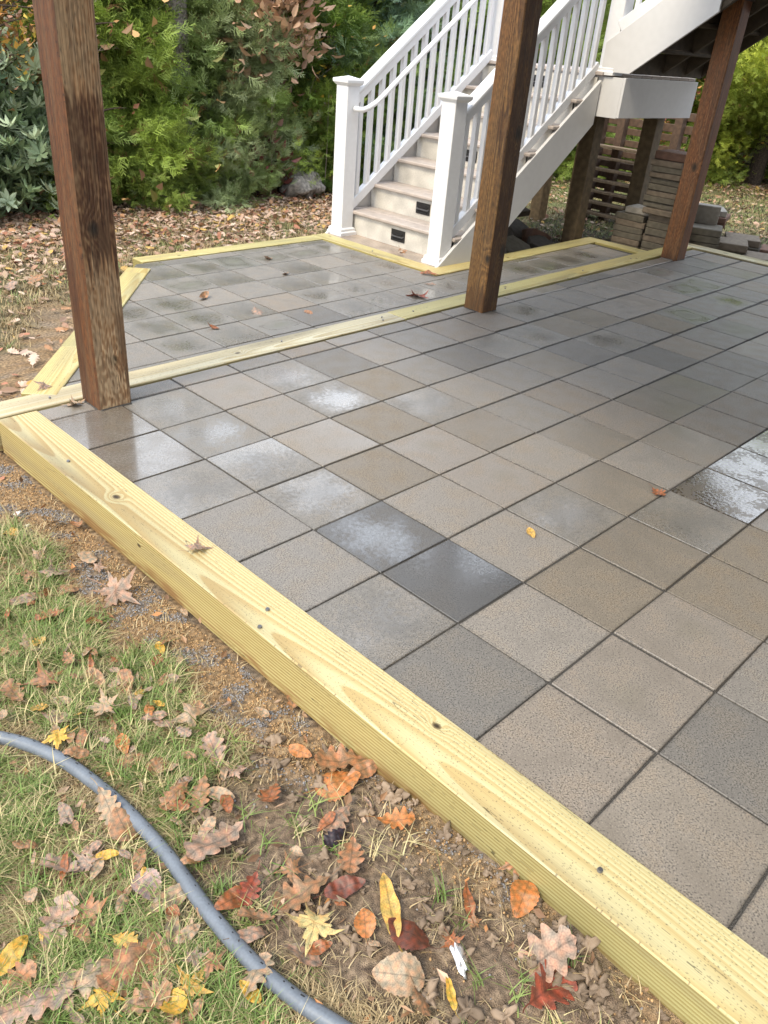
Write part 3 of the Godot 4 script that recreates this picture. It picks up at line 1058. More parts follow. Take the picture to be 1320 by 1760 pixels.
func newel(parent: Node3D, at: Vector3, hgt: float) -> void:       # metres, local
	var st := begin()
	box(st, Transform3D(Basis(), at + Vector3(0, hgt * 0.5, 0)), Vector3(0.122, hgt, 0.122), 0.004)
	var o := put("newel_post", done(st), M.vinyl, parent)
	var sc := begin()
	frustum(sc, at, 0.064, 0.080, hgt - 0.030, hgt - 0.012)
	frustum(sc, at, 0.080, 0.082, hgt - 0.012, hgt + 0.004)
	frustum(sc, at, 0.082, 0.080, hgt + 0.004, hgt + 0.010)
	frustum(sc, at, 0.080, 0.004, hgt + 0.010, hgt + 0.030)
	put("cap", done(sc), M.vinyl, o)
	var sb := begin()
	frustum(sb, at, 0.083, 0.083, 0.0, 0.022)
	frustum(sb, at, 0.083, 0.074, 0.022, 0.030)
	frustum(sb, at, 0.074, 0.074, 0.030, 0.046)
	frustum(sb, at, 0.074, 0.064, 0.046, 0.056)
	put("base_trim", done(sb), M.vinyl, o)

func build_stairs() -> void:
	var base := V(10.9, 0.0, -4.75)
	var o := thing("staircase", "white railed staircase with beige treads rising to a landing and turning towards the deck", "staircase", base)
	var L := func(x: float, y: float, z: float) -> Vector3: return V(x, y, z) - base
	# wet slab at the foot
	var st := begin()
	cornerbox(st, Vector3(10.47, -0.3, -6.72), Vector3(11.5, 0.02, -2.80), base, 0.004)
	put("foot_slab", done(st), M.pad, o)
	var z0 := -6.62
	var z1 := -2.90
	for i in 7:
		var x := 11.16 + RUN * i
		var s := begin()
		cornerbox(s, Vector3(x, 0.02 + RISE * i, z0 + 0.06), Vector3(x + 0.07, 0.61 + RISE * i - 0.085, z1), base, 0.001)
		put("riser", done(s), M.riser, o)
		if i < 6:
			var s2 := begin()
			for k in 2:                # two boards to a tread
				var xa := x - 0.10 + k * 0.47
				var xb := x + 0.36 if k == 0 else x + RUN + 0.0
				cornerbox(s2, Vector3(xa, 0.61 + RISE * i - 0.083, z0 + 0.03), Vector3(xb, 0.61 + RISE * i, z1 + 0.10), base, 0.006)
			put("tread", done(s2), M.tread, o)
		# closing cheek between the riser and the stringer on the far side
		if i in [0, 1, 3, 6]:
			var lt := put("step_light", null, null, o)
			var sl := begin()
			var zc := -4.69 if i != 1 else -4.67
			cornerbox(sl, Vector3(x - 0.022, 0.155 + RISE * i, zc - 0.235), Vector3(x - 0.001, 0.43 + RISE * i, zc + 0.235), base, 0.002)
			lt.mesh = done(sl)
			lt.material_override = M.black
			for k in 3:
				var lv := begin()
				var yy := 0.215 + 0.065 * k + RISE * i
				box(lv, Transform3D(Basis(Vector3(0, 0, 1), 0.5), V(x - 0.034, yy, zc) - base), Vector3(0.018, 0.003, 0.10 if k != 1 else 0.118), 0.0008)
				put("louvre", done(lv), M.nail if k == 1 else M.black, lt)
			for k in [-1, 1]:
				var sw := begin()
				box(sw, Transform3D(Basis(), V(x - 0.026, 0.29 + RISE * i, zc + 0.19 * k) - base), Vector3(0.006, 0.008, 0.008), 0.001)
				put("screw", done(sw), M.nail, lt)
	# side boards under the treads
	for sd in 2:
		var s := begin()
		var zz := -2.86 if sd == 0 else -6.70
		var pts := PackedVector2Array()
		# skirt seen from +z: a long board on the slope
		for q in [[10.50, 0.01], [16.05, 3.98], [16.05, 2.98], [11.75, -0.30]]:
			pts.append(Vector2(q[0] * U - base.x, q[1] * U - base.y))
		slab(s, pts, Transform3D(Basis(), Vector3(0, 0, zz * U - base.z)), 0.0, 0.026, 0.002)
		put("skirt_board", done(s), M.skirt, o)
	# cream trim board between skirt and treads on the near side
	var sti := begin()
	for i in 6:                         # sawtooth cheeks that close the near ends of the steps
		var x := 11.16 + RUN * i
		var pts := PackedVector2Array([Vector2(x * U, (0.02 + RISE * i - (0.02 if i == 0 else 0.35)) * U), Vector2(x * U, (0.525 + RISE * i) * U), Vector2((x + RUN) * U, (0.525 + RISE * i) * U), Vector2((x + RUN) * U, (0.15 + RISE * i) * U)])
		for k in 4:
			pts[k] -= Vector2(base.x, base.y)
		slab(sti, pts, Transform3D(Basis(), Vector3(0, 0, -2.90 * U - base.z + 0.001)), -0.018, 0.0)
	put("stringer_face", done(sti), M.riser, o)
	# newels
	newel(o, L.call(10.88, 0.02, -6.46), 3.52 * U)
	newel(o, L.call(10.86, 0.02, -3.07), 3.50 * U)
	newel(o, L.call(16.33, 4.10, -2.78), 3.6 * U)
	newel(o, L.call(16.33, 4.10, -6.46), 3.6 * U)
	# railings
	for sd in 2:
		var z := -6.44 if sd == 0 else -3.05
		var rail := Node3D.new()
		rail.name = "railing" if sd == 0 else "railing_001"
		o.add_child(rail)
		var slope := 0.725
		var xa := 11.08
		var xb := 16.12
		var ytop := 3.36 if sd == 0 else 3.25       # top of the upper rail at xa
		var ylow := 0.56 if sd == 0 else 0.50       # underside of the lower rail at xa
		var y2 := func(y: float, x: float) -> float: return y + (x - xa) * slope
		var s := begin()
		beam(s, L.call(xa, y2.call(ytop - 0.05, xa), z), L.call(xb, y2.call(ytop - 0.05, xb), z), 0.095, 0.032, 0.008)
		beam(s, L.call(xa, y2.call(ytop - 0.24, xa), z), L.call(xb, y2.call(ytop - 0.24, xb), z), 0.045, 0.062, 0.004)
		put("top_rail", done(s), M.vinyl, rail)
		s = begin()
		beam(s, L.call(xa, y2.call(ylow + 0.13, xa), z), L.call(xb, y2.call(ylow + 0.13, xb), z), 0.055, 0.068, 0.004)
		put("bottom_rail", done(s), M.vinyl, rail)
		var n := 14
		for k in n:
			var bx := 11.29 + 0.354 * k
			if bx > 16.0: break
			var y0: float = y2.call(ylow + 0.22, bx)
			var y1: float = y2.call(ytop - 0.2, bx)
			var bs := begin()
			var c: Vector3 = L.call(bx, (y0 + y1) * 0.5, z)
			box(bs, Transform3D(Basis(), c), Vector3(0.038, (y1 - y0) * U, 0.038), 0.003)
			put("baluster", done(bs), M.vinyl, rail)
	# round handrail on the inside of the far railing
	var hp := PackedVector3Array()
	var hr := PackedFloat32Array()
	for q in [[10.93, 2.96, -6.24], [10.94, 2.955, -6.12], [11.02, 2.95, -6.05], [11.18, 3.0, -6.03], [11.4, 3.10, -6.03], [11.62, 3.24, -6.03], [12.0, 3.52, -6.03], [13.0, 4.245, -6.03], [14.5, 5.33, -6.03], [16.1, 6.49, -6.03]]:
		hp.append(L.call(q[0], q[1], q[2]))
		hr.append(0.019)
	st = begin()
	tube(st, hp, hr, 14)
	put("handrail", done(st), M.vinyl, o)
	# landing
	st = begin()
	cornerbox(st, Vector3(16.12, 3.17, -6.7), Vector3(16.20, 4.07, -2.22), base, 0.002)
	put("landing_fascia", done(st), M.skirt, o)
	st = begin()
	cornerbox(st, Vector3(16.11, 3.19, -2.215), Vector3(20.0, 4.08, -2.14), base, 0.002)
	put("landing_fascia", done(st), M.skirt, o)
	st = begin()
	cornerbox(st, Vector3(19.92, 3.19, -6.7), Vector3(20.0, 4.08, -2.22), base, 0.002)
	cornerbox(st, Vector3(16.205, 3.19, -6.7), Vector3(19.915, 4.08, -6.62), base, 0.002)
	put("landing_fascia", done(st), M.skirt, o)
	for k in 8:
		st = begin()
		cornerbox(st, Vector3(16.02 + k * 0.508 - (0.0 if k else 0.02), 4.082, -6.75), Vector3(minf(16.51 + k * 0.508, 19.99), 4.165, -2.75 if k == 0 else -2.23), base, 0.004)
		put("landing_board", done(st), M.tread, o)
	# the flight from the landing up to the deck
	var slope2 := 0.72
	var xs := [16.17, 17.72, 18.93, 19.93]
	for k in 4:
		st = begin()
		var pts := PackedVector2Array()
		var zend := 2.9
		for q in [[-2.14, 4.17], [-2.14, 5.02], [zend, 5.02 + (zend + 2.14) * slope2], [zend, 4.17 + (zend + 2.14) * slope2]]:
			pts.append(Vector2(-(q[0] * U - base.z), q[1] * U - base.y))
		slab(st, pts, Transform3D(Basis(Vector3(0, 0, -1), Vector3.UP, Vector3(1, 0, 0)), Vector3(xs[k] * U - base.x, 0, 0)), 0.0, 0.038, 0.002)
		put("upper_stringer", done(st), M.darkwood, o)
	st = begin()
	var sp := PackedVector2Array()
	for q in [[-2.88, 4.17], [-2.88, 4.80], [-0.2, 6.73], [-0.2, 5.53], [-2.09, 4.17]]:
		sp.append(Vector2(-(q[0] * U - base.z), q[1] * U - base.y))
	slab(st, sp, Transform3D(Basis(Vector3(0, 0, -1), Vector3.UP, Vector3(1, 0, 0)), Vector3(16.10 * U - base.x, 0, 0)), 0.0, 0.019, 0.002)
	put("upper_skirt_board", done(st), M.skirt, o)
	for i in 8:
		var z := -2.1 + i * 0.62
		var y := 4.165 + RISE * i
		st = begin()
		cornerbox(st, Vector3(16.30, y + 0.01, z - 0.03), Vector3(19.92, y + RISE - 0.09, z + 0.04), base, 0.001)
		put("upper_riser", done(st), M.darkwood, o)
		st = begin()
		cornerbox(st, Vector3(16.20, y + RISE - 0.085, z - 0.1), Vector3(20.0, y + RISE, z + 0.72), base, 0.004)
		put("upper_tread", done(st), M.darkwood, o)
	var rail := Node3D.new()
	rail.name = "railing_002"
	o.add_child(rail)
	st = begin()
	beam(st, L.call(16.20, 4.97 + 0.16, -2.6), L.call(16.20, 4.97 + 0.16 + 5.4 * 0.725, 2.8), 0.055, 0.085, 0.004)
	put("bottom_rail", done(st), M.vinyl, rail)
	st = begin()
	beam(st, L.call(16.20, 7.6, -2.6), L.call(16.20, 7.6 + 5.4 * 0.725, 2.8), 0.095, 0.04, 0.006)
	put("top_rail", done(st), M.vinyl, rail)
	for k in 13:
		var z := -2.28 + k * 0.37
		var y0 := 5.22 + (z + 2.6) * 0.725
		st = begin()
		box(st, Transform3D(Basis(), L.call(16.20, y0 + 1.2, z)), Vector3(0.034, 2.4 * U, 0.034), 0.003)
		put("baluster", done(st), M.vinyl, rail)
	# posts that carry the landing
	var ps := [[16.88, -3.28, "dark greenish post under the near corner of the landing", M.postgreen, 0.42], [19.72, -3.05, "mossy post under the landing beside the tall slab stack", M.postgreen, 0.44], [19.7, -6.45, "weathered post under the back of the landing seen below the stair skirt", M.posttan, 0.40], [20.75, -5.75, "tan post behind the dark landing post", M.posttan, 0.42]]
	for q in ps:
		var gy := ground(q[0] * U, q[1] * U) - 0.03
		var t: Node3D = thing("landing_post", q[2], "post", Vector3(q[0] * U, gy, q[1] * U))
		st = begin()
		var hh: float = 3.19 * U - gy
		box(st, Transform3D(Basis(), Vector3(0, hh * 0.5, 0)), Vector3(q[4] * U, hh, q[4] * U), 0.004)
		put("shaft", done(st), q[3], t)

# ------------------------------------------------------------------ deck overhead and house, which shade the patio
func build_deck() -> void:
	var o := thing("wooden_deck", "wooden deck carried on the three brown posts above the patio", "deck", V(9.6, 8.0, 6.0))
	var st := begin()
	for q in [[-0.6, 0.1]]:
		cornerbox(st, Vector3(-0.3, 7.95, -0.55), Vector3(16.0, 8.65, -0.35), V(9.6, 8.0, 6.0), 0.002)
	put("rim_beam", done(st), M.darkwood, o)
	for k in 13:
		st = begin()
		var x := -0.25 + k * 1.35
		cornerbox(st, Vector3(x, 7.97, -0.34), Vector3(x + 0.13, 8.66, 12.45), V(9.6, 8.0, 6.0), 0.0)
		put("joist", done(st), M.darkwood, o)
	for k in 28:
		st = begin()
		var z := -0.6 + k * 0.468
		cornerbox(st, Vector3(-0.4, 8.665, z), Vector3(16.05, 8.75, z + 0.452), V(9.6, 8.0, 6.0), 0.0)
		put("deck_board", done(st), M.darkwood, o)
	var hs := thing("house_wall", "pale sided house wall beside the patio under the deck", "house", V(9.6, -0.4, 12.9))
	st = begin()
	cornerbox(st, Vector3(-0.4, -0.4, 12.75), Vector3(30.0, 18.0, 13.4), V(9.6, -0.4, 12.9), 0.0)
	put("wall", done(st), M.siding, hs)

# ------------------------------------------------------------------ slabs, rubble, pallet, hose, boulder
func slab_thing(label: String, at: Vector3, turn: float, size: Vector3, mat: Material, tiltv := Vector3.ZERO, group := "", called := "spare_paver", cat := "paver") -> MeshInstance3D:
	var st := begin()
	var n := 8                                   # rectangle with chipped, slightly uneven outline
	var pts := PackedVector2Array()
	for q in [[-0.5, -0.46], [-0.46, -0.5], [0.46, -0.5], [0.5, -0.46], [0.5, 0.46], [0.46, 0.5], [-0.46, 0.5], [-0.5, 0.46]]:
		pts.append(Vector2(q[0] * size.x + rr(-0.004, 0.004), q[1] * size.z + rr(-0.004, 0.004)))
	slab(st, pts, Transform3D(Basis(Vector3.RIGHT, Vector3(0, 0, 1), Vector3.UP), Vector3.ZERO), 0.0, size.y, 0.005, 3.0)
	var o := put(called, done(st), mat)
	o.position = at
	o.rotation = Vector3(tiltv.x, turn, tiltv.z)
	tag(o, label, cat, group)
	return o

func lump(r: float, sx: float, sy: float, sz: float, sd: int, rough: float, seg := 12) -> ArrayMesh:
	noise.seed = sd
	var st := begin()
	st.set_smooth_group(0)
	var g: Array = []
	for j in seg + 1:
		var row: Array = []
		for i in seg * 2 + 1:
			var th := PI * j / seg
			var ph := PI * (i % (seg * 2)) / seg
			var d := Vector3(sin(th) * cos(ph), cos(th), sin(th) * sin(ph))
			var k := 1.0 + noise.get_noise_3d(d.x * 90.0, d.y * 90.0, d.z * 90.0) * rough + noise.get_noise_3d(d.x * 260.0, d.y * 260.0, d.z * 260.0) * rough * 0.4
			row.append(Vector3(d.x * sx, d.y * sy, d.z * sz) * r * k)
		g.append(row)
	for j in seg:
		for i in seg * 2:
			for v in [g[j][i], g[j][i + 1], g[j + 1][i + 1], g[j][i], g[j + 1][i + 1], g[j + 1][i]]:
				st.set_uv(Vector2(v.x, v.z) * 3.0)
				st.add_vertex(v)
	st.generate_normals()
	return st.commit()

func build_yard() -> void:
	var ord := ["bottom", "second from bottom", "third from bottom", "fourth from bottom", "fifth from bottom", "sixth from bottom", "seventh from bottom", "eighth from bottom", "ninth from bottom", "tenth from bottom", "eleventh from bottom", "twelfth from bottom"]
	var mats := [M.slabgrey, M.slabtan, M.slabgrey, M.slabgrey, M.slabtan, M.slabgrey]
	# left low stack, middle low stack, tall stack on both
	for k in 6:
		var gy := -0.095
		slab_thing("%s slab of the low stack beside the pallet" % ord[k], Vector3(18.80 * U + rr(-0.008, 0.008), gy + k * 0.0505, -2.40 * U + rr(-0.008, 0.008)), rr(-0.03, 0.03), Vector3(0.29, 0.049, 0.28), mats[k % 6], Vector3.ZERO, "spare pavers stacked under the landing")
	slab_thing("pale half slab lying on top of the low stack beside the pallet", Vector3(18.95 * U, -0.095 + 6 * 0.0505, -2.32 * U), 0.08, Vector3(0.24, 0.049, 0.25), M.slabpale, Vector3.ZERO, "spare pavers stacked under the landing")
	for k in 6:
		slab_thing("%s slab of the low stack that carries the tall stack" % ord[k], Vector3(18.85 * U + rr(-0.01, 0.01), -0.095 + k * 0.0575, -1.44 * U + rr(-0.008, 0.008)), rr(-0.03, 0.03), Vector3(0.29, 0.056, 0.28), mats[(k + 2) % 6], Vector3.ZERO, "spare pavers stacked under the landing")
	for k in 10:
		var m: Material = mats[(k * 5 + 1) % 6]
		if k >= 9: m = M.slabred
		if k == 8: m = M.slabtan
		var y := -0.095 + 6 * 0.0575 + k * 0.047
		slab_thing("%s slab of the tall stack behind the right post" % ord[k] if k < 9 else "reddish slab on top of the tall stack behind the right post", Vector3(18.78 * U + rr(-0.02, 0.02), y, -1.62 * U + rr(-0.022, 0.022)), rr(-0.04, 0.04), Vector3(0.29, 0.045 if k < 9 else 0.062, 0.29), m, Vector3(rr(-0.01, 0.01), 0, rr(-0.008, 0.008)), "spare pavers stacked under the landing")
	# low piles to the right of the post
	for k in 4:
		slab_thing("%s slab of the dark pile just right of the right post" % ord[k], V(20.35, 0, -1.02) + Vector3(rr(-0.01, 0.01), -0.10 + k * 0.061, rr(-0.01, 0.01)), 0.42 + rr(-0.05, 0.05), Vector3(0.30, 0.058, 0.30), [M.slabtan, M.slabgrey, M.slabgrey, M.slabgrey][k], Vector3.ZERO, "spare pavers piled beyond the patio")
	for k in 2:
		slab_thing(["lower slab of the short pile in front of the far timber", "upper slab of the short pile in front of the far timber"][k], V(21.0, 0, -0.42) + Vector3(rr(-0.01, 0.01), -0.10 + k * 0.068, 0), 0.40 + rr(-0.04, 0.04), Vector3(0.31, 0.065, 0.31), [M.slabgrey, M.slabtan][k], Vector3.ZERO, "spare pavers piled beyond the patio")
	slab_thing("tan slab on the ground behind the short pile", V(22.2, 0, -0.55) + Vector3(0, -0.035, 0), 0.45, Vector3(0.31, 0.06, 0.31), M.slabtan, Vector3.ZERO, "spare pavers piled beyond the patio")
	slab_thing("grey slab under the tan slab behind the short pile", V(22.2, 0, -0.52) + Vector3(0, -0.10, 0), 0.40, Vector3(0.31, 0.062, 0.31), M.slabgrey, Vector3.ZERO, "spare pavers piled beyond the patio")
	for k in 3:
		slab_thing(["grey slab at the bottom of the red topped pile", "middle slab of the red topped pile", "third slab of the red topped pile"][k], V(21.75, 0, -1.7) + Vector3(rr(-0.01, 0.01), -0.10 + k * 0.062, 0), 0.4 + rr(-0.06, 0.06), Vector3(0.31, 0.06, 0.31), [M.slabgrey, M.slabtan, M.slabgrey][k], Vector3.ZERO, "spare pavers piled beyond the patio")
	slab_thing("lower brick red slab of the pile beyond the right post", V(21.7, 0, -1.65) + Vector3(0, 0.088, 0), 0.55, Vector3(0.33, 0.05, 0.33), M.slabred, Vector3.ZERO, "spare pavers piled beyond the patio")
	slab_thing("upper brick red slab overhanging its pile", V(21.75, 0, -1.6) + Vector3(0, 0.140, 0), 0.30, Vector3(0.34, 0.045, 0.36), M.slabred, Vector3.ZERO, "spare pavers piled beyond the patio")
	slab_thing("pale wet slab on top of the red slabs", V(21.7, 0, -1.62) + Vector3(0, 0.187, 0), 0.55, Vector3(0.30, 0.05, 0.30), M.slabpale, Vector3.ZERO, "spare pavers piled beyond the patio")
	slab_thing("pale slab leaning upright against the dark pile", V(20.75, 0, -1.35) + Vector3(0, 0.12, 0), 0.4, Vector3(0.05, 0.19, 0.28), M.slabpale, Vector3(0, 0, 0.25), "spare pavers piled beyond the patio")
	slab_thing("brown slab flat on the ground at the right picture edge", V(21.15, 0, 0.55) + Vector3(0, -0.10, 0), 0.42, Vector3(0.33, 0.055, 0.33), M.slabtan, Vector3.ZERO, "spare pavers piled beyond the patio")
	slab_thing("reddish slab half hidden behind the short pile at the right edge", V(22.35, 0, 0.55) + Vector3(0, -0.10, 0), 0.3, Vector3(0.30, 0.075, 0.30), M.slabred, Vector3.ZERO, "spare pavers piled beyond the patio")
	# rubble under the stairs
	var rub := [[13.9, -4.3, 0.20, "broken concrete block tilted under the stairs", 0.5, M.rubble], [14.6, -3.6, 0.22, "grey stone slab leaning in the dark under the stairs", 1.1, M.slabgrey], [15.3, -4.5, 0.24, "dark concrete chunk behind the leaning slab", 0.2, M.rubble], [15.7, -3.55, 0.16, "small dark stone near the side timber", 0.9, M.rubble], [14.9, -5.2, 0.26, "large dark chunk at the back of the rubble", 0.3, M.rubble], [16.1, -4.1, 0.20, "brownish chunk beside the dark landing post", 0.7, M.slabred], [13.5, -3.45, 0.16, "small chunk at the near end of the rubble", 0.4, M.slabgrey], [16.3, -4.9, 0.22, "flat chunk at the far end of the rubble", 1.4, M.rubble], [17.45, -3.5, 0.13, "small pale block beside the foot of the dark landing post", 0.3, M.slabpale], [14.2, -3.25, 0.12, "little grey stone lying at the side timber", 0.6, M.slabgrey], [15.0, -3.2, 0.12, "flat dark shard at the side timber", 1.0, M.rubble]]
	var e := 0
	for q in rub:
		e += 1
		var gy := ground(q[0] * U, q[1] * U)
		var st := begin()
		var pts := PackedVector2Array()
		for k in 7:
			var a := TAU * k / 7.0 + rr(-0.25, 0.25)
			pts.append(Vector2(cos(a) * q[2] * rr(0.75, 1.1), sin(a) * q[2] * rr(0.5, 0.85)))
		slab(st, pts, Transform3D(Basis(Vector3.RIGHT, Vector3(0, 0, 1), Vector3.UP), Vector3.ZERO), 0.0, q[2] * rr(0.5, 0.9), 0.008, 3.0)
		var o := put("rubble_chunk", done(st), q[5])
		o.position = Vector3(q[0] * U, gy + 0.02, q[1] * U)
		o.rotation = Vector3(rr(-0.5, 0.5), q[4], rr(-0.45, 0.45))
		tag(o, q[3], "rubble")
	var bst := begin()
	box(bst, Transform3D(), Vector3(0.75, 0.05, 0.12), 0.004)
	var bo := put("old_board", done(bst), M.darkwood)
	bo.position = V(15.4, 0.42, -5.0)
	bo.rotation = Vector3(0.2, -0.15, 0.05)
	tag(bo, "dark old board resting on top of the rubble under the stairs", "board")
	# pallet standing on edge behind the landing posts
	var pb := V(21.9, -0.32, -4.6)
	var p := thing("wooden_pallet", "weathered wooden pallet standing on edge behind the landing posts", "pallet", pb)
	for z in [-6.05, -5.3, -4.15, -3.35]:
		var st := begin()
		cornerbox(st, Vector3(21.85, -0.3, z - 0.13), Vector3(22.13, 3.25, z + 0.13), pb, 0.003)
		put("stringer", done(st), M.palletback, p)
	for k in 8:
		var y := -0.14 + k * 0.345
		if k < 7:
			var st := begin()
			cornerbox(st, Vector3(21.55, y + rr(-0.01, 0.01), -6.35), Vector3(21.845, y + 0.085, -3.95), pb, 0.003)
			put("slat", done(st), M.palletfront, p)
		var s2 := begin()
		cornerbox(s2, Vector3(22.135, y + 0.10 + rr(-0.02, 0.02), -6.3), Vector3(22.21, y + 0.28, -3.1 if k > 5 else -3.3), pb, 0.003)
		put("slat", done(s2), M.palletback, p)
	for k in 2:
		var s2 := begin()
		cornerbox(s2, Vector3(22.135, 2.62 + k * 0.36, -6.3), Vector3(22.21, 2.85 + k * 0.36, -2.95), pb, 0.003)
		put("slat", done(s2), M.palletback, p)
	# boulder at the edge of the woods
	var bl := put("boulder", lump(0.19, 1.15, 0.75, 0.9, 81, 0.35, 16), M.rock)
	bl.position = V(15.2, -0.15, -13.2)
	tag(bl, "grey rounded boulder at the foot of the cedars", "boulder")
	# hose
	var pts := PackedVector3Array()
	var rad := PackedFloat32Array()
	var ctl := [Vector2(-3.35, 3.6), Vector2(-2.85, 3.95), Vector2(-2.48, 4.32), Vector2(-2.28, 4.69), Vector2(-2.16, 5.09), Vector2(-2.09, 5.53), Vector2(-2.08, 6.08), Vector2(-2.12, 6.55), Vector2(-2.13, 7.0), Vector2(-2.10, 7.3), Vector2(-2.05, 7.56), Vector2(-1.9, 8.1), Vector2(-1.7, 8.8), Vector2(-1.75, 9.6), Vector2(-2.1, 10.3)]
	for i in ctl.size() - 1:
		for k in 6:
			var q: Vector2 = ctl[i].cubic_interpolate(ctl[i + 1], ctl[maxi(i - 1, 0)], ctl[mini(i + 2, ctl.size() - 1)], k / 6.0)
			var top := 0.0
			for eo in [-0.06, -0.03, 0.0, 0.03, 0.06]:
				top += ground(q.x * U, q.y * U + eo) / 5.0
			pts.append(Vector3(q.x * U, top + 0.021, q.y * U))
			rad.append(0.0155)
	hose_line = pts
	var hst := begin()
	tube(hst, pts, rad, 14)
	var ho := thing("garden_hose", "grey hose curving across the leafy grass", "hose", Vector3(-0.65, -0.15, 1.7))
	var hm := put("tube", done(hst), M.hose, ho)
	hm.position = -ho.position
	for k in 26:                          # worn black print along the top
		var j := 8 + k * 2
		var d: Vector3 = (pts[j + 1] - pts[j]).normalized()
		var side := d.cross(Vector3.UP).normalized()
		var up := side.cross(d).normalized()
		var lean := (up + side * -0.35).normalized()
		var ms := begin()
		box(ms, Transform3D(Basis(d, lean, d.cross(lean)).orthonormalized(), pts[j].lerp(pts[j + 1], rng.randf()) + lean * 0.0152), Vector3(rr(0.003, 0.009), 0.0008, rr(0.0015, 0.003)), 0.0)
		var mk := put("printed_mark", done(ms), M.black, ho)
		mk.position = -ho.position
	# foil wrapper and white pebbles
	var fo := put("foil_wrapper", lump(0.024, 1.15, 0.22, 0.48, 19, 0.9, 9), M.foil)
	var fx := -1.22 * U
	var fz := 7.93 * U
	fo.position = Vector3(fx, ground(fx, fz) + 0.012, fz)
	fo.rotation = Vector3(0.1, 1.1, 0.2)
	tag(fo, "crumpled silver wrapper on bare soil", "wrapper")
	var pb2 := [[-0.98, 1.18, 0.010, "larger white pebble on the dark gritty sand"], [-1.0, 1.45, 0.007, "smaller white pebble on the dark gritty sand"], [-1.30, 7.10, 0.006, "tiny white pebble on bare soil near the curled yellow leaf"]]
	for q in pb2:
		var o := put("pebble", lump(q[2], 1.3, 0.8, 1.0, 5, 0.5, 6), M.slabwhite if M.has("slabwhite") else plain(lin(0.8, 0.79, 0.76), 0.6))
		o.position = Vector3(q[0] * U, ground(q[0] * U, q[1] * U) + q[2] * 0.5, q[1] * U)
		tag(o, q[3], "pebble")
	# grit spilt on the sand, and clods of soil
	var gm := lump(0.0028, 1.2, 0.9, 1.0, 6, 0.5, 3)
	var wh: Array = []
	var ti: Array = []
	for i in 26000:
		var cz := rr(-2.2, 8.9)
		var cx := -0.5 - absf(rng.randfn(0.0, 0.55)) - 0.02
		if cz < -0.3: cx = rr(-1.6, 0.6)
		var s := sand_amount(cx, cz)
		if edge_distance(cx, cz) < 0.03 or rng.randf() > s + 0.05:
			continue
		var gr := zones.get_noise_2d(cx * 2.2 + 90.0, cz * 2.2)
		var grey := rng.randf() < clampf(gr * 2.4 - 0.05, 0.03, 0.92)
		if not grey and rng.randf() < 0.45: continue
		var x := cx * U
		var z := cz * U
		wh.append(Transform3D(Basis(Vector3(rr(-1, 1), rr(-1, 1), rr(-1, 1)).normalized(), rr(0, TAU)).scaled(Vector3.ONE * rr(0.35, 1.1)), Vector3(x, ground(x, z) + 0.001, z)))
		var b := rr(0.5, 1.3)
		ti.append(lin(0.22, 0.21, 0.21) * b if grey else lin(0.38, 0.235, 0.11) * b)
	tag(many("gravel", gm, M.grit, wh, ti), "grey grit and orange sand grains along the timber", "gravel")
	var cm := lump(0.02, 1.2, 0.8, 1.0, 8, 1.1, 10)
	wh = []; ti = []
	for i in 420:
		var cz := rr(5.6, 9.2)
		var cx := -0.5 - pow(rng.randf(), 1.3) * 1.25 - 0.05
		if rng.randf() > soil_amount(cx, cz): continue
		var x := cx * U
		var z := cz * U
		var s := pow(rng.randf(), 3.5) * 0.75 + 0.08
		wh.append(Transform3D(Basis(Vector3(rr(-1, 1), rr(-1, 1), rr(-1, 1)).normalized(), rr(0, TAU)).scaled(Vector3.ONE * s), Vector3(x, ground(x, z) + 0.004 * s, z)))
		ti.append(lin(0.22, 0.16, 0.11) * rr(0.7, 1.25))
	tag(many("soil_clods", cm, M.grit, wh, ti), "brown crumbled soil clods along the near timber", "soil")

# ------------------------------------------------------------------ plants
func spray_mesh(sd: int, length: float, n: int, wide: float) -> ArrayMesh:
	var r := RandomNumberGenerator.new()
	r.seed = sd
	var st := begin()
	var blade := func(a: Vector3, d: Vector3, ln: float, w: float) -> void:
		var s := d.cross(Vector3(r.randf_range(-0.4, 0.4), 1, r.randf_range(-0.4, 0.4))).normalized()
		var nrm := s.cross(d).normalized()
		if nrm.y < 0: nrm = -nrm
		tri(st, a - s * w, a + s * w, a + d * ln, nrm)
	for i in n:
		var t := (i + 1.0) / n
		var a := Vector3(0, 0.03 * sin(t * 2.0) - 0.05 * t * t, t) * length
		var sg := 1.0 if i % 2 == 0 else -1.0
		var d := Vector3(sg * r.randf_range(0.5, 1.0), r.randf_range(-0.35, 0.6), r.randf_range(0.6, 1.1)).normalized()
		var ln := length * wide * (1.15 - 0.75 * t) * r.randf_range(0.8, 1.2)
		blade.call(a, d, ln, length * 0.022)
		for k in 4:
			var dd := (d + Vector3(r.randf_range(-0.7, 0.7), r.randf_range(-0.5, 0.6), r.randf_range(-0.1, 0.7))).normalized()
			blade.call(a + d * ln * (0.2 + 0.2 * k), dd, ln * 0.5, length * 0.019)
	blade.call(Vector3.ZERO, Vector3(0, 0, 1), length * 1.1, length * 0.016)
	return st.commit()

func limb_pts(a: Vector3, d: Vector3, ln: float, droop: float) -> PackedVector3Array:
	var p := PackedVector3Array()
	for k in 5:
		var t := k / 4.0
		p.append(a + d * ln * t + Vector3(0, droop * t * t * ln, 0))
	return p

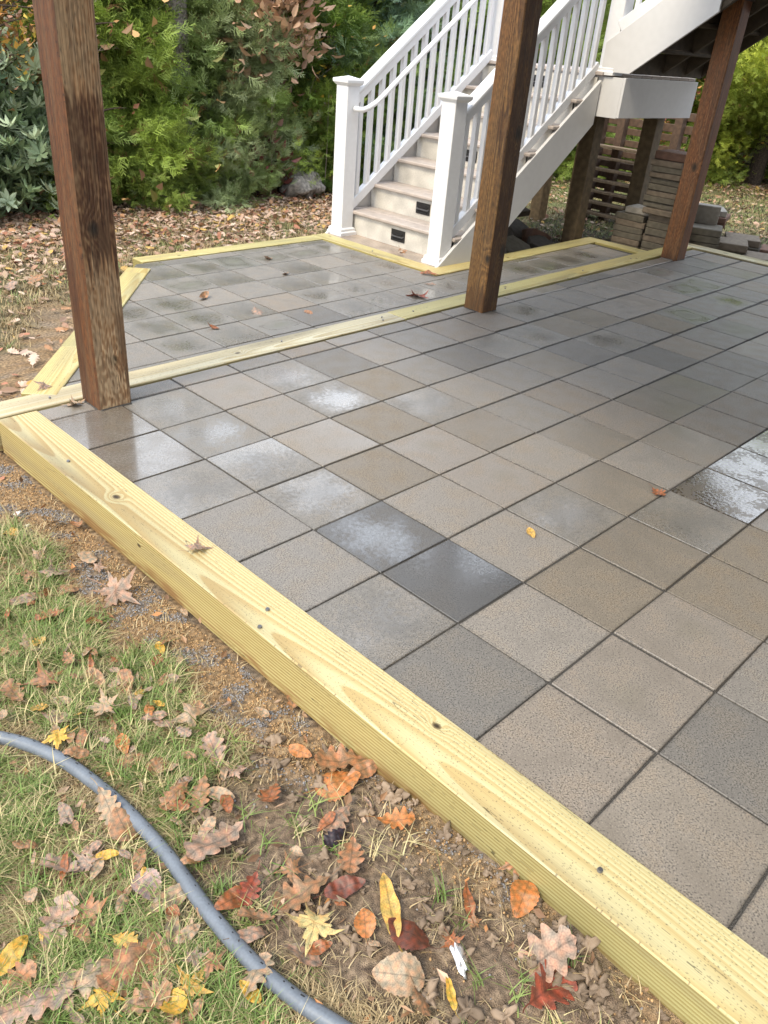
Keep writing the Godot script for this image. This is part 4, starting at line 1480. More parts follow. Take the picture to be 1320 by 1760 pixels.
func evergreen(label: String, at: Vector3, hgt: float, radius: float, low: float, fine_n: int, ca: Color, cb: Color, sd: int, trunk_r := 0.07, called := "cedar_tree", skirt := 1.0) -> Node3D:
	rng.seed = sd
	var o := thing(called, label, "tree", at, 0.0)
	var tst := begin()
	tube(tst, PackedVector3Array([Vector3.ZERO + Vector3(0, -0.1, 0), Vector3(0.02, hgt * 0.3, 0.03), Vector3(-0.02, hgt * 0.65, 0), Vector3(0, hgt, 0)]), PackedFloat32Array([trunk_r * 1.2, trunk_r, trunk_r * 0.6, 0.01]), 8)
	var wh: Array = []
	var ti: Array = []
	var nl := 120
	for i in nl:
		var q := pow((i + rng.randf()) / nl, 1.55)          # more limbs low down, where the photograph looks
		var y := low + (hgt * 0.97 - low) * q
		var ang := i * 2.39996 + rr(-0.5, 0.5)
		var ln := radius * pow(1.0 - q, 0.42) * rr(0.6, 1.12) + 0.12
		if q < 0.12: ln *= skirt
		var d := Vector3(cos(ang), rr(0.05, 0.5), sin(ang)).normalized()
		var a := Vector3(0, y, 0)
		var pts := limb_pts(a, d, ln, rr(-0.3, 0.1))
		tube(tst, pts, PackedFloat32Array([0.016, 0.012, 0.009, 0.006, 0.003]), 4)
		var tone := rr(0.0, 1.0)
		var lum := rr(0.65, 1.3)
		var n := int(fine_n * 1.9 / float(nl) * (1.7 - 1.2 * q) * clampf(ln / radius + 0.35, 0.3, 1.2))
		for k in n:
			var t := pow(rng.randf(), 0.6)
			var j := mini(int(t * 4.0), 3)
			var p := pts[j].lerp(pts[j + 1], t * 4.0 - j)
			var sp := 0.085 * ln + 0.03
			p += Vector3(rng.randfn(0, sp), rng.randfn(0, sp * 0.6), rng.randfn(0, sp))
			if p.y < 0.03: p.y = rr(0.03, 0.15)
			var f := (d + Vector3(rng.randfn(0, 0.55), rng.randfn(0.1, 0.5), rng.randfn(0, 0.55))).normalized()
			var s := f.cross(Vector3.UP).normalized()
			var b := Basis(s, s.cross(f) * -1.0, f).orthonormalized()
			b = b * Basis(Vector3(0, 0, 1), rr(-1.2, 1.2))
			wh.append(Transform3D(b.scaled(Vector3.ONE * rr(0.7, 1.35) * (1.0 + q * 0.9)), p))
			var c := ca.lerp(cb, clampf(tone + rr(-0.3, 0.3), 0.0, 1.0)) * (lum * rr(0.8, 1.2))
			if rng.randf() < 0.025: c = lin(0.22, 0.12, 0.05)
			ti.append(c)
	put("trunk", tst.commit(), M.bark, o)
	many("crown", M.spray[sd % 3], M.foliage, wh, ti, o)
	return o

func leaf_blade(length: float, width: float, fold: float, bend: float, seg := 3) -> ArrayMesh:
	var st := begin()
	leaf_into(st, Transform3D(), length, width, fold, bend, seg)
	return st.commit()

func leaf_into(st: SurfaceTool, xf: Transform3D, length: float, width: float, fold: float, bend: float, seg := 3) -> void:
	for i in seg:
		for sg in [-1.0, 1.0]:
			var c: Array = []
			for k in 2:
				var t := float(i + k) / seg
				var w := width * 0.5 * pow(sin(PI * clampf(pow(t, 0.85), 0.0, 1.0)), 0.75)
				c.append(xf * Vector3(0, bend * t * t * length, t * length))
				c.append(xf * Vector3(sg * w, bend * t * t * length + fold * w, t * length))
			var n := (xf.basis * Vector3(-sg * fold, 1, 0)).normalized()
			tri(st, c[0], c[1], c[3], n)
			tri(st, c[0], c[3], c[2], n)

func broadleaf(label: String, at: Vector3, hgt: float, radius: float, clear: float, n: int, mesh: Mesh, cols: Array, sd: int, called := "tree", trunk_r := 0.05, trunkmat: Material = null, spread := 0.10, cat := "tree", nl := 40, clump := 0.16) -> Node3D:
	rng.seed = sd
	var o := thing(called, label, cat, at)
	var tst := begin()
	tube(tst, PackedVector3Array([Vector3(0, -0.1, 0), Vector3(rr(-0.08, 0.08), hgt * 0.35, rr(-0.08, 0.08)), Vector3(rr(-0.1, 0.1), hgt * 0.7, rr(-0.1, 0.1)), Vector3(0, hgt, 0)]), PackedFloat32Array([trunk_r * 1.15, trunk_r, trunk_r * 0.65, 0.01]), 9)
	var wh: Array = []
	var ti: Array = []
	for i in nl:
		var y := clear + (hgt - clear) * pow((i + rng.randf()) / nl, 1.2)
		var ang := i * 2.39996 + rr(-0.6, 0.6)
		var q := (y - clear) / (hgt - clear + 0.001)
		var ln := radius * (0.45 + 0.6 * sqrt(maxf(0.02, sin(PI * clampf(q * 0.8 + 0.2, 0.0, 1.0))))) * rr(0.6, 1.1)
		var d := Vector3(cos(ang), rr(-0.05, 0.7), sin(ang)).normalized()
		var pts := limb_pts(Vector3(0, y, 0), d, ln, rr(-0.25, 0.15))
		tube(tst, pts, PackedFloat32Array([0.012, 0.009, 0.006, 0.004, 0.002]), 4)
		for k in n / nl:
			var t := pow(rng.randf(), 0.55)
			var j := mini(int(t * 4.0), 3)
			var p := pts[j].lerp(pts[j + 1], t * 4.0 - j) + Vector3(rng.randfn(0, clump), rng.randfn(0, clump * 0.8), rng.randfn(0, clump))
			if p.y < 0.05: p.y = rr(0.05, 0.2)
			var f := (d + Vector3(rng.randfn(0, 0.6), rng.randfn(-0.15, 0.45), rng.randfn(0, 0.6))).normalized()
			var s := f.cross(Vector3.UP).normalized()
			var b := Basis(s, s.cross(f) * -1.0, f).orthonormalized() * Basis(Vector3(0, 0, 1), rr(-0.9, 0.9))
			wh.append(Transform3D(b.scaled(Vector3.ONE * rr(0.7, 1.3)), p))
			ti.append(cols[rng.randi() % cols.size()] * rr(0.7, 1.3))
	put("trunk", tst.commit(), trunkmat if trunkmat else M.bark, o)
	many("crown", mesh, M.foliage, wh, ti, o)
	return o

func build_trees() -> void:
	M.spray = [spray_mesh(1, 0.095, 11, 0.5), spray_mesh(2, 0.085, 11, 0.55), spray_mesh(3, 0.10, 11, 0.5)]
	var whorl := begin()
	for k in 8:
		var a := k * 2.39996
		leaf_into(whorl, Transform3D(Basis(Vector3.UP, a) * Basis(Vector3.RIGHT, 0.25 + 0.1 * (k % 3)), Vector3(0, 0.004 * k, 0)), 0.105, 0.034, 0.25, -0.25)
	var whorl_mesh: ArrayMesh = whorl.commit()
	var oakleaf := leaf_blade(0.11, 0.055, 0.3, -0.4)
	var small := leaf_blade(0.06, 0.035, 0.25, -0.2, 2)
	var bright := lin(0.29, 0.39, 0.065)
	var mid := lin(0.22, 0.31, 0.07)
	var grey := lin(0.38, 0.45, 0.24)
	var dark := lin(0.075, 0.140, 0.035)
	var sunny := lin(0.40, 0.44, 0.06)
	var blue := lin(0.18, 0.28, 0.20)
	var G := func(x: float, z: float) -> Vector3: return Vector3(x * U, ground(x * U, z * U) - 0.02, z * U)
	evergreen("bright green cedar just right of the left post", G.call(9.3, -15.2), 2.2, 0.80, 0.05, 8000, bright, mid, 1001)
	evergreen("soft grey green cedar bending over the leafy lawn", G.call(12.7, -15.2), 2.05, 0.85, 0.05, 9000, grey, mid, 1002)
	evergreen("deep green cedar behind the boulder", G.call(16.3, -16.6), 2.3, 1.1, 0.05, 9500, mid, bright, 1003)
	evergreen("small bright green cedar beside the boulder", G.call(17.6, -15.2), 1.7, 0.70, 0.02, 5000, bright, lin(0.10, 0.19, 0.03), 1004)
	evergreen("bluish cedar behind the far stair railing", G.call(20.5, -15.9), 2.2, 1.35, 0.05, 8500, blue, mid, 1005)
	evergreen("dark cedar behind the upper steps", G.call(24.5, -15.5), 2.4, 1.4, 0.05, 7500, mid, dark, 1006)
	evergreen("cedar seen through the balusters near the landing", G.call(29.0, -14.5), 2.9, 1.5, 0.05, 7000, mid, bright, 1007)
	evergreen("dark cedar behind the pallet", G.call(34.5, -12.6), 3.0, 1.5, 0.05, 7000, mid, bright, 1008)
	evergreen("sunlit yellow green cedar with bare lower trunk beyond the slab piles", G.call(38.4, -7.0), 4.2, 1.75, 0.75, 12000, sunny, bright, 1009, 0.10)
	evergreen("yellow green cedar at the right picture edge", G.call(43.0, -3.6), 4.3, 1.7, 0.1, 8000, sunny, bright, 1010)
	evergreen("green cedar between the pallet and the sunlit cedar", G.call(38.8, -11.0), 4.0, 1.5, 0.1, 8000, bright, sunny, 1011)
	evergreen("dark cedar at the back behind the boulder cedars", G.call(18.0, -19.0), 2.3, 1.8, 0.1, 6000, dark, mid, 1013)
	evergreen("dark cedar at the back behind the stair landing", G.call(31.0, -18.5), 3.2, 1.9, 0.1, 5000, dark, mid, 1015)
	evergreen("dark cedar at the back right behind the sunlit cedar", G.call(47.0, -9.0), 4.6, 2.0, 0.1, 5500, dark, mid, 1016)
	broadleaf("leathery leaved evergreen shrub at the left picture edge", G.call(5.6, -14.6), 0.98, 0.62, 0.12, 1500, whorl_mesh, [lin(0.20, 0.275, 0.14), lin(0.23, 0.31, 0.16), lin(0.32, 0.39, 0.25)], 1101, "broadleaf_shrub", 0.03, null, 0.1, "shrub", 50, 0.11)
	broadleaf("second leathery shrub beyond the left picture edge", G.call(3.0, -14.6), 1.2, 0.8, 0.12, 1000, whorl_mesh, [lin(0.075, 0.125, 0.075), lin(0.09, 0.15, 0.085)], 1102, "broadleaf_shrub", 0.03, null, 0.1, "shrub", 40, 0.11)
	broadleaf("young maple with orange and pinkish leaves over the left shrub", G.call(5.7, -14.4), 2.3, 0.7, 0.95, 1500, small, [lin(0.42, 0.20, 0.05), lin(0.45, 0.27, 0.06), lin(0.40, 0.22, 0.15), lin(0.48, 0.36, 0.06)], 1103, "maple_sapling", 0.03, null, 0.1, "tree", 34, 0.14)
	broadleaf("young beech with drooping tan leaves between the cedars", G.call(14.4, -14.1), 2.15, 0.62, 1.28, 1900, oakleaf, [lin(0.46, 0.29, 0.18), lin(0.40, 0.24, 0.15), lin(0.54, 0.37, 0.25)], 1104, "beech_sapling", 0.03, null, 0.1, "tree", 40, 0.13)
	broadleaf("tall grey trunked tree rising behind the grey green cedar", G.call(11.1, -14.2), 5.5, 1.3, 3.4, 300, oakleaf, [lin(0.34, 0.20, 0.10), lin(0.40, 0.24, 0.08)], 1105, "woodland_tree", 0.13, M.paletrunk)
	broadleaf("low bush with dull red leaves at the foot of the cedars", G.call(13.8, -13.9), 0.55, 0.35, 0.05, 260, oakleaf, [lin(0.16, 0.05, 0.045), lin(0.22, 0.08, 0.06)], 1106, "red_bush", 0.012, null, 0.1, "bush", 16, 0.09)
	broadleaf("sapling with pinkish hanging leaves in front of the deep green cedar", G.call(14.3, -13.9), 1.5, 0.3, 0.75, 90, oakleaf, [lin(0.38, 0.22, 0.19), lin(0.34, 0.2, 0.17)], 1107, "sapling", 0.012, null, 0.1, "sapling", 9, 0.06)
	broadleaf("sapling with sparse orange leaves in front of the bright cedar", G.call(8.0, -13.4), 1.5, 0.45, 0.55, 60, small, [lin(0.42, 0.20, 0.13), lin(0.45, 0.24, 0.08)], 1108, "sapling", 0.012, null, 0.1, "sapling", 9, 0.07)
	broadleaf("sapling with yellow leaves against the dark cedars", G.call(16.3, -14.6), 2.2, 0.6, 0.6, 170, small, [lin(0.50, 0.32, 0.04), lin(0.45, 0.24, 0.05)], 1109, "sapling", 0.014, null, 0.1, "sapling", 14, 0.10)
	broadleaf("orange leaved bush under the sunlit cedar", G.call(38.6, -9.2), 0.9, 0.6, 0.05, 420, small, [lin(0.36, 0.15, 0.05), lin(0.45, 0.28, 0.06), lin(0.25, 0.10, 0.06)], 1110, "autumn_bush", 0.015, null, 0.1, "bush", 20, 0.14)
	broadleaf("reddish bush behind the pallet", G.call(32.5, -9.6), 1.5, 0.6, 0.3, 420, small, [lin(0.35, 0.11, 0.07), lin(0.40, 0.20, 0.06)], 1111, "autumn_bush", 0.015, null, 0.1, "bush", 20, 0.14)
	var rows := [[3.5, -18.5], [8.5, -18.5], [15.0, -22.5], [21.0, -23.5], [27.0, -22.0], [36.0, -19.0], [44.0, -15.0], [50.0, -8.0], [52.0, -2.0], [-4.0, -20.0], [-9.0, -23.0], [48.0, 3.0]]
	var words := ["far left of the shrub", "behind the bright cedar", "behind the beech sapling", "behind the bluish cedar", "behind the upper steps", "behind the landing", "beyond the sunlit cedar", "far right beyond the yellow green cedar", "outermost on the right", "left beyond the picture edge", "farthest left beyond the picture", "beside the house on the right"]
	for i in rows.size():
		broadleaf("brown leaved woodland tree %s" % words[i], G.call(rows[i][0], rows[i][1]), (2.3 + 0.2 * (i % 3)) if rows[i][0] < 40.0 else 4.6, 1.9, 0.2, 3000, oakleaf, [lin(0.34, 0.20, 0.10), lin(0.42, 0.25, 0.10), lin(0.26, 0.16, 0.09), lin(0.22, 0.22, 0.07)], 1200 + i, "woodland_tree", 0.10, M.paletrunk if i % 2 == 0 else M.bark, 0.1, "tree", 60, 0.3)
	# bare pale branches reaching out of the cedars at the left
	rng.seed = 77
	var br := [[6.6, -13.6, 1.12, 9.4, -13.9, 1.55, "pale bare branch reaching right from behind the left post"], [6.3, -13.5, 0.95, 9.0, -13.7, 1.10, "thin pale twig below the longer bare branch"], [3.0, -13.9, 0.75, 5.9, -13.4, 0.98, "pale bare branch across the leathery shrub"], [13.2, -14.2, 1.15, 15.6, -14.1, 1.75, "slender bare branch rising before the deep green cedar"], [12.4, -13.3, 0.06, 15.0, -13.5, 0.16, "fallen thin branch on leaves beside the boulder"], [9.9, -13.9, 1.3, 12.4, -13.8, 1.75, "pale bare branch crossing the grey green cedar near the top"], [4.4, -13.8, 1.25, 6.4, -13.5, 1.45, "pale bare branch above the leathery shrub"], [15.6, -14.3, 0.55, 17.3, -14.1, 1.15, "bare twig rising above the boulder"]]
	for q in br:
		var st := begin()
		var a := V(q[0], 0, q[1]) + Vector3(0, q[2], 0)
		var b := V(q[3], 0, q[4]) + Vector3(0, q[5], 0)
		var pts := PackedVector3Array()
		var rad := PackedFloat32Array()
		for k in 9:
			var t := k / 8.0
			pts.append(a.lerp(b, t) + Vector3(rr(-0.03, 0.03), sin(t * PI) * 0.06 + rr(-0.015, 0.015), rr(-0.04, 0.04)))
			rad.append(lerpf(0.008, 0.002, t))
		tube(st, pts, rad, 6)
		for k in 7:
			var j := 2 + k % 6
			var d := ((b - a).normalized() + Vector3(rr(-0.6, 0.6), rr(-0.2, 0.8), rr(-0.6, 0.6))).normalized()
			tube(st, limb_pts(pts[j], d, rr(0.15, 0.4), rr(-0.2, 0.2)), PackedFloat32Array([0.004, 0.003, 0.0025, 0.002, 0.001]), 4)
		tag(put("bare_branch", done(st), M.twig), q[6], "branch")
	for q in [[16.2, -13.2, 1.05, "dry weed stalk just right of the boulder"], [13.8, -13.2, 0.95, "dry weed stalk just left of the boulder"]]:
		var st := begin()
		var g: Vector3 = G.call(q[0], q[1])
		tube(st, PackedVector3Array([g, g + Vector3(0.02, q[2] * 0.5, 0), g + Vector3(0.0, q[2], 0.02)]), PackedFloat32Array([0.005, 0.004, 0.002]), 5)
		for k in 6:
			tube(st, limb_pts(g + Vector3(0.01, q[2] * (0.6 + 0.06 * k), 0.01), Vector3(rr(-1, 1), 1.2, rr(-1, 1)).normalized(), 0.07, 0.0), PackedFloat32Array([0.002, 0.002, 0.002, 0.004, 0.003]), 4)
		tag(put("dry_weed", done(st), M.twig), q[3], "weed")

# ------------------------------------------------------------------ grass
func tuft(sd: int, n: int, hgt: float, spread: float, w: float) -> ArrayMesh:
	var r := RandomNumberGenerator.new()
	r.seed = sd
	var st := begin()
	for i in n:
		var a := r.randf() * TAU
		var base := Vector3(cos(a * 3.1), 0, sin(a * 2.3)) * spread * r.randf()
		var out := Vector3(cos(a), 0, sin(a))
		var lean := r.randf_range(0.3, 1.7)
		var h := hgt * r.randf_range(0.5, 1.2)
		var side := out.cross(Vector3.UP).normalized()
		var prev := base
		var pw := w
		for k in 3:
			var t := (k + 1) / 3.0
			var p := base + out * h * lean * t * t + Vector3(0, h * (t - 0.35 * lean * t * t), 0)
			p.y = maxf(p.y, 0.002)
			var nw := w * (1.0 - t)
			var n3 := Vector3.UP * 0.7 + out * -0.5
			tri(st, prev - side * pw, prev + side * pw, p + side * nw, n3.normalized())
			if k < 2:
				tri(st, prev - side * pw, p + side * nw, p - side * nw, n3.normalized())
			prev = p
			pw = nw
	return st.commit()

func grassiness(cx: float, cz: float) -> float:
	var d := edge_distance(cx, cz)
	if d < 0.04: return 0.0
	var g := 1.0 - sand_amount(cx, cz) * 1.05
	g *= 1.0 - soil_amount(cx, cz) * 0.96
	return clampf(g, 0.0, 1.0)

func build_lawn() -> void:
	rng.seed = 901
	var near_mesh := tuft(5, 9, 0.055, 0.022, 0.0019)
	var thatch := tuft(6, 8, 0.022, 0.035, 0.0013)
	var wh: Array = []
	var ti: Array = []
	var wt: Array = []
	var tt: Array = []
	for i in 44000:
		var cx := -0.5 - rng.randf() * 3.7
		var cz := rr(0.4, 10.2)
		var g := grassiness(cx, cz)
		var n := zones.get_noise_2d(cx * 1.1 + 11.0, cz * 1.1)
		var x := cx * U
		var z := cz * U
		var lush := clampf(0.44 + n * 1.5 - smoothstep(4.5, 8.0, cz) * 0.22 + smoothstep(5.0, 3.2, cz) * 0.28, 0.06, 0.95)
		if rng.randf() < g * lush:
			var tall := 1.0 if off_hose(x, z) > 0.045 else 0.4
			wh.append(Transform3D(Basis(Vector3.UP, rr(0, TAU)).scaled(Vector3(tall, rr(0.6, 1.3) * tall, tall) * rr(0.7, 1.3)), Vector3(x, ground(x, z) - 0.002, z)))
			var c := lin(0.11, 0.19, 0.035).lerp(lin(0.20, 0.25, 0.07), rng.randf())
			if rng.randf() < 0.36: c = lin(0.44, 0.37, 0.19)
			ti.append(c * rr(0.75, 1.3))
		elif rng.randf() < g * g * 0.85 + 0.02:
			wt.append(Transform3D(Basis(Vector3.UP, rr(0, TAU)).scaled(Vector3.ONE * rr(0.7, 1.5)), Vector3(x, ground(x, z), z)))
			tt.append(lin(0.48, 0.38, 0.21).lerp(lin(0.29, 0.21, 0.11), rng.randf()) * rr(0.8, 1.25))
	tag(many("grass", near_mesh, M.grass, wh, ti), "green grass growing in the near lawn", "grass")
	tag(many("dry_grass", thatch, M.grass, wt, tt), "dry straw coloured thatch in the near lawn", "grass")
	# crumbs of leaves and twigs trodden into the near lawn
	wh = []; ti = []
	var crumb := leaf_blade(0.020, 0.012, 0.5, 0.5, 2)
	for i in 2600:
		var cx := -0.5 - rng.randf() * 3.7
		var cz := rr(0.2, 10.2)
		if rng.randf() > grassiness(cx, cz) * 0.8 + 0.16: continue
		var x := cx * U
		var z := cz * U
		var b := Basis(Vector3.UP, rr(0, TAU)) * Basis(Vector3(1, 0, 0), rng.randfn(0, 0.5)) * Basis(Vector3(0, 0, 1), rng.randfn(0, 0.6))
		wh.append(Transform3D(b.scaled(Vector3(rr(0.4, 1.6), 1, rr(0.5, 1.6)) * rr(0.5, 1.3)), Vector3(x, ground(x, z) + rr(0.004, 0.02), z)))
		ti.append([lin(0.30, 0.18, 0.10), lin(0.22, 0.12, 0.06), lin(0.42, 0.29, 0.20), lin(0.38, 0.18, 0.07), lin(0.16, 0.09, 0.05)][rng.randi() % 5] * rr(0.7, 1.3))
	tag(many("leaf_crumbs", crumb, M.litter, wh, ti), "brown crumbs of broken leaves in the near lawn", "leaf litter")
	# far lawn
	wh = []; ti = []
	var far_mesh := tuft(7, 8, 0.055, 0.05, 0.003)
	for i in 42000:
		var cx := rr(-7.0, 44.0)
		var cz := rr(-14.0, 2.5)
		if cx > 19.0: cz = rr(-14.0, 6.0)
		var d := edge_distance(cx, cz)
		if cx < 19.8 and d < 0.1 and not (cx > 17.6 and cz < -3.4): continue
		if cx > 17.5 and cx < 23.5 and cz > -3.4: continue
		if rng.randf() < sand_amount(cx, cz): continue
		var litter := smoothstep(-9.5, -12.5, cz)
		if rng.randf() < litter * 0.6: continue
		var x := cx * U
		var z := cz * U
		wh.append(Transform3D(Basis(Vector3.UP, rr(0, TAU)).scaled(Vector3(1, rr(0.5, 1.1), 1) * rr(0.7, 1.4)), Vector3(x, ground(x, z) - 0.003, z)))
		var green := 0.22 if cx < 17 else 0.6
		var c := lin(0.37, 0.29, 0.15).lerp(lin(0.28, 0.20, 0.10), rng.randf())
		if rng.randf() < green + zones.get_noise_2d(cx * 0.7, cz * 0.7) * 0.4: c = lin(0.14, 0.18, 0.05).lerp(lin(0.22, 0.25, 0.09), rng.randf())
		ti.append(c * rr(0.8, 1.2))
	tag(many("far_grass", far_mesh, M.grass, wh, ti), "dry autumn grass of the far lawn", "grass")
	# leaf litter that nobody could count
	wh = []; ti = []
	var lm := leaf_blade(0.070, 0.045, 0.35, 0.25, 3)
	var lobed := leaf_mesh("oak", 1)
	var wh2: Array = []
	var ti2: Array = []
	var cols := [lin(0.40, 0.27, 0.20), lin(0.32, 0.20, 0.13), lin(0.44, 0.32, 0.25), lin(0.34, 0.18, 0.09), lin(0.27, 0.155, 0.10), lin(0.48, 0.37, 0.29), lin(0.38, 0.27, 0.20), lin(0.28, 0.12, 0.07), lin(0.42, 0.31, 0.23), lin(0.36, 0.25, 0.17), lin(0.42, 0.27, 0.08), lin(0.25, 0.16, 0.11)]
	for i in 84000:
		var cx := rr(-6.0, 43.0)
		var cz := rr(-19.0, 1.0)
		var d := edge_distance(cx, cz)
		if cx < 19.8 and d < 0.25 and not (cx > 17.6 and cz < -3.4): continue
		if cx > 17.3 and cx < 23.5 and cz > -3.4: continue
		var dens := smoothstep(-6.8, -11.0, cz + zones.get_noise_2d(cx * 0.6, cz * 0.6) * 1.5) * 0.95 + 0.11
		if cx > 20.0: dens = 0.13 + 0.4 * smoothstep(33.0, 38.0, cx)
		if rng.randf() > dens: continue
		var x := cx * U
		var z := cz * U
		var b := Basis(Vector3.UP, rr(0, TAU)) * Basis(Vector3(1, 0, 0), rng.randfn(0, 0.28)) * Basis(Vector3(0, 0, 1), rng.randfn(0, 0.3) + (PI if rng.randf() < 0.4 else 0.0))
		var tone: Color = cols[rng.randi() % cols.size()] * rr(0.8, 1.25)
		if rng.randf() < 0.35:
			wh2.append(Transform3D(b.scaled(Vector3.ONE * rr(0.04, 0.09)), Vector3(x, ground(x, z) + rr(0.008, 0.025), z)))
			ti2.append(tone)
			continue
		wh.append(Transform3D(b.scaled(Vector3(rr(0.6, 1.5), 1, rr(0.6, 1.2)) * rr(0.35, 0.85)), Vector3(x, ground(x, z) + rr(0.008, 0.025), z)))
		ti.append(tone)
	tag(many("lobed_leaf_litter", lobed, M.litter, wh2, ti2), "lobed oak leaves mixed into the litter of the far lawn", "leaf litter")
	tag(many("leaf_litter", lm, M.litter, wh, ti), "brown and pinkish fallen leaves carpeting the far lawn", "leaf litter")

# ------------------------------------------------------------------ single fallen leaves
func profile(kind: String, t: float, v: int) -> float:          # half width over length
	var body := pow(sin(PI * clampf(pow(t, 0.8), 0.0, 1.0)), 0.7)
	match kind:
		"oak":
			var lobes := 0.5 + 0.5 * cos(t * TAU * (4.6 + 0.5 * v) + v)
			return 0.30 * pow(sin(PI * clampf(pow(t, 1.25), 0.0, 1.0)), 0.65) * (0.48 + 0.52 * pow(lobes, 0.6)) + 0.012
		"round": return 0.36 * body * (1.0 + 0.04 * sin(t * 60.0))
		"strip": return 0.13 * body * (1.0 + 0.08 * sin(t * 17.0 + v))
		"curl": return 0.2 * body
	return 0.235 * body * (1.0 + 0.03 * sin(t * 44.0))

func leaf_mesh(kind: String, v: int) -> ArrayMesh:               # unit length, lies along x, face up
	noise.seed = 500 + v * 13 + kind.hash() % 91
	var r := RandomNumberGenerator.new()
	r.seed = 40 + v * 7 + kind.hash() % 53
	var st := begin()
	st.set_smooth_group(0)
	var cup := r.randf_range(0.3, 1.3) * (1.0 if v != 1 else -0.8)
	var arch := r.randf_range(-0.45, 0.55)
	if kind == "curl": cup = 3.0; arch = 1.2
	if kind == "strip": cup = 2.2
	var shape := func(x: float, z: float) -> Vector3:
		var ww := noise.get_noise_2d(x * 150.0, z * 150.0) * 0.085 + noise.get_noise_2d(x * 480.0, z * 480.0) * 0.022
		return Vector3(x, cup * z * z + arch * (x - 0.5) * (x - 0.5) * 0.7 - 0.0 + ww, z)
	if kind == "maple" or kind == "star":
		var n := 60
		var rings := 5
		var g: Array = []
		for k in rings + 1:
			var row: Array = []
			for i in n + 1:
				var a := TAU * i / n
				var lobes := 5 if kind == "maple" else 4
				var q := absf(fposmod(a * lobes / TAU + 0.5, 1.0) - 0.5) * 2.0          # 0 at a lobe's tip
				var rad := 0.0
				if kind == "maple":
					rad = lerpf(0.50, 0.20, pow(q, 0.65)) * (1.0 + 0.16 * cos(a * 15.0)) * (1.0 + 0.14 * cos(a))
				else:
					rad = lerpf(0.55, 0.17, pow(q, 0.5)) * (1.0 + 0.1 * cos(a * 2.0 + 1.0))
				rad *= float(k) / rings
				row.append(Vector2(0.5 + cos(a) * rad, sin(a) * rad))
			g.append(row)
		for k in rings:
			for i in n:
				for q in [[k, i], [k, i + 1], [k + 1, i + 1], [k, i], [k + 1, i + 1], [k + 1, i]]:
					var p: Vector2 = g[q[0]][q[1]]
					st.set_uv(Vector2(p.x, p.y + 0.5))
					st.add_vertex(shape.call(p.x, p.y))
	else:
		var n := 40
		for i in n:
			for j in 6:
				for q in [[0, 0], [0, 1], [1, 1], [0, 0], [1, 1], [1, 0]]:
					var t := float(i + q[0]) / n
					var s := (float(j + q[1]) / 6.0 - 0.5) * 2.0
					var w := profile(kind, t, v)
					var skew := 0.0
					if kind == "oak": skew = absf(s) * 0.09
					st.set_uv(Vector2(t, 0.5 + s * w))
					st.add_vertex(shape.call(t + skew * (0.4 if t < 0.95 else 0.0), s * w))
	# stalk
	for i in 4:
		for q in [[0, -1], [0, 1], [1, 1], [0, -1], [1, 1], [1, -1]]:
			var t := float(i + q[0]) / 4.0
			st.set_uv(Vector2(0.5, 0.5))
			var b := -0.24 * t if kind != "maple" else 0.28 - 0.45 * t
			st.add_vertex(Vector3(b, 0.012 + t * t * 0.06 + (arch * 0.17), q[1] * 0.010 + 0.05 * t * t))
	st.index()
	st.generate_normals()
	return st.commit()

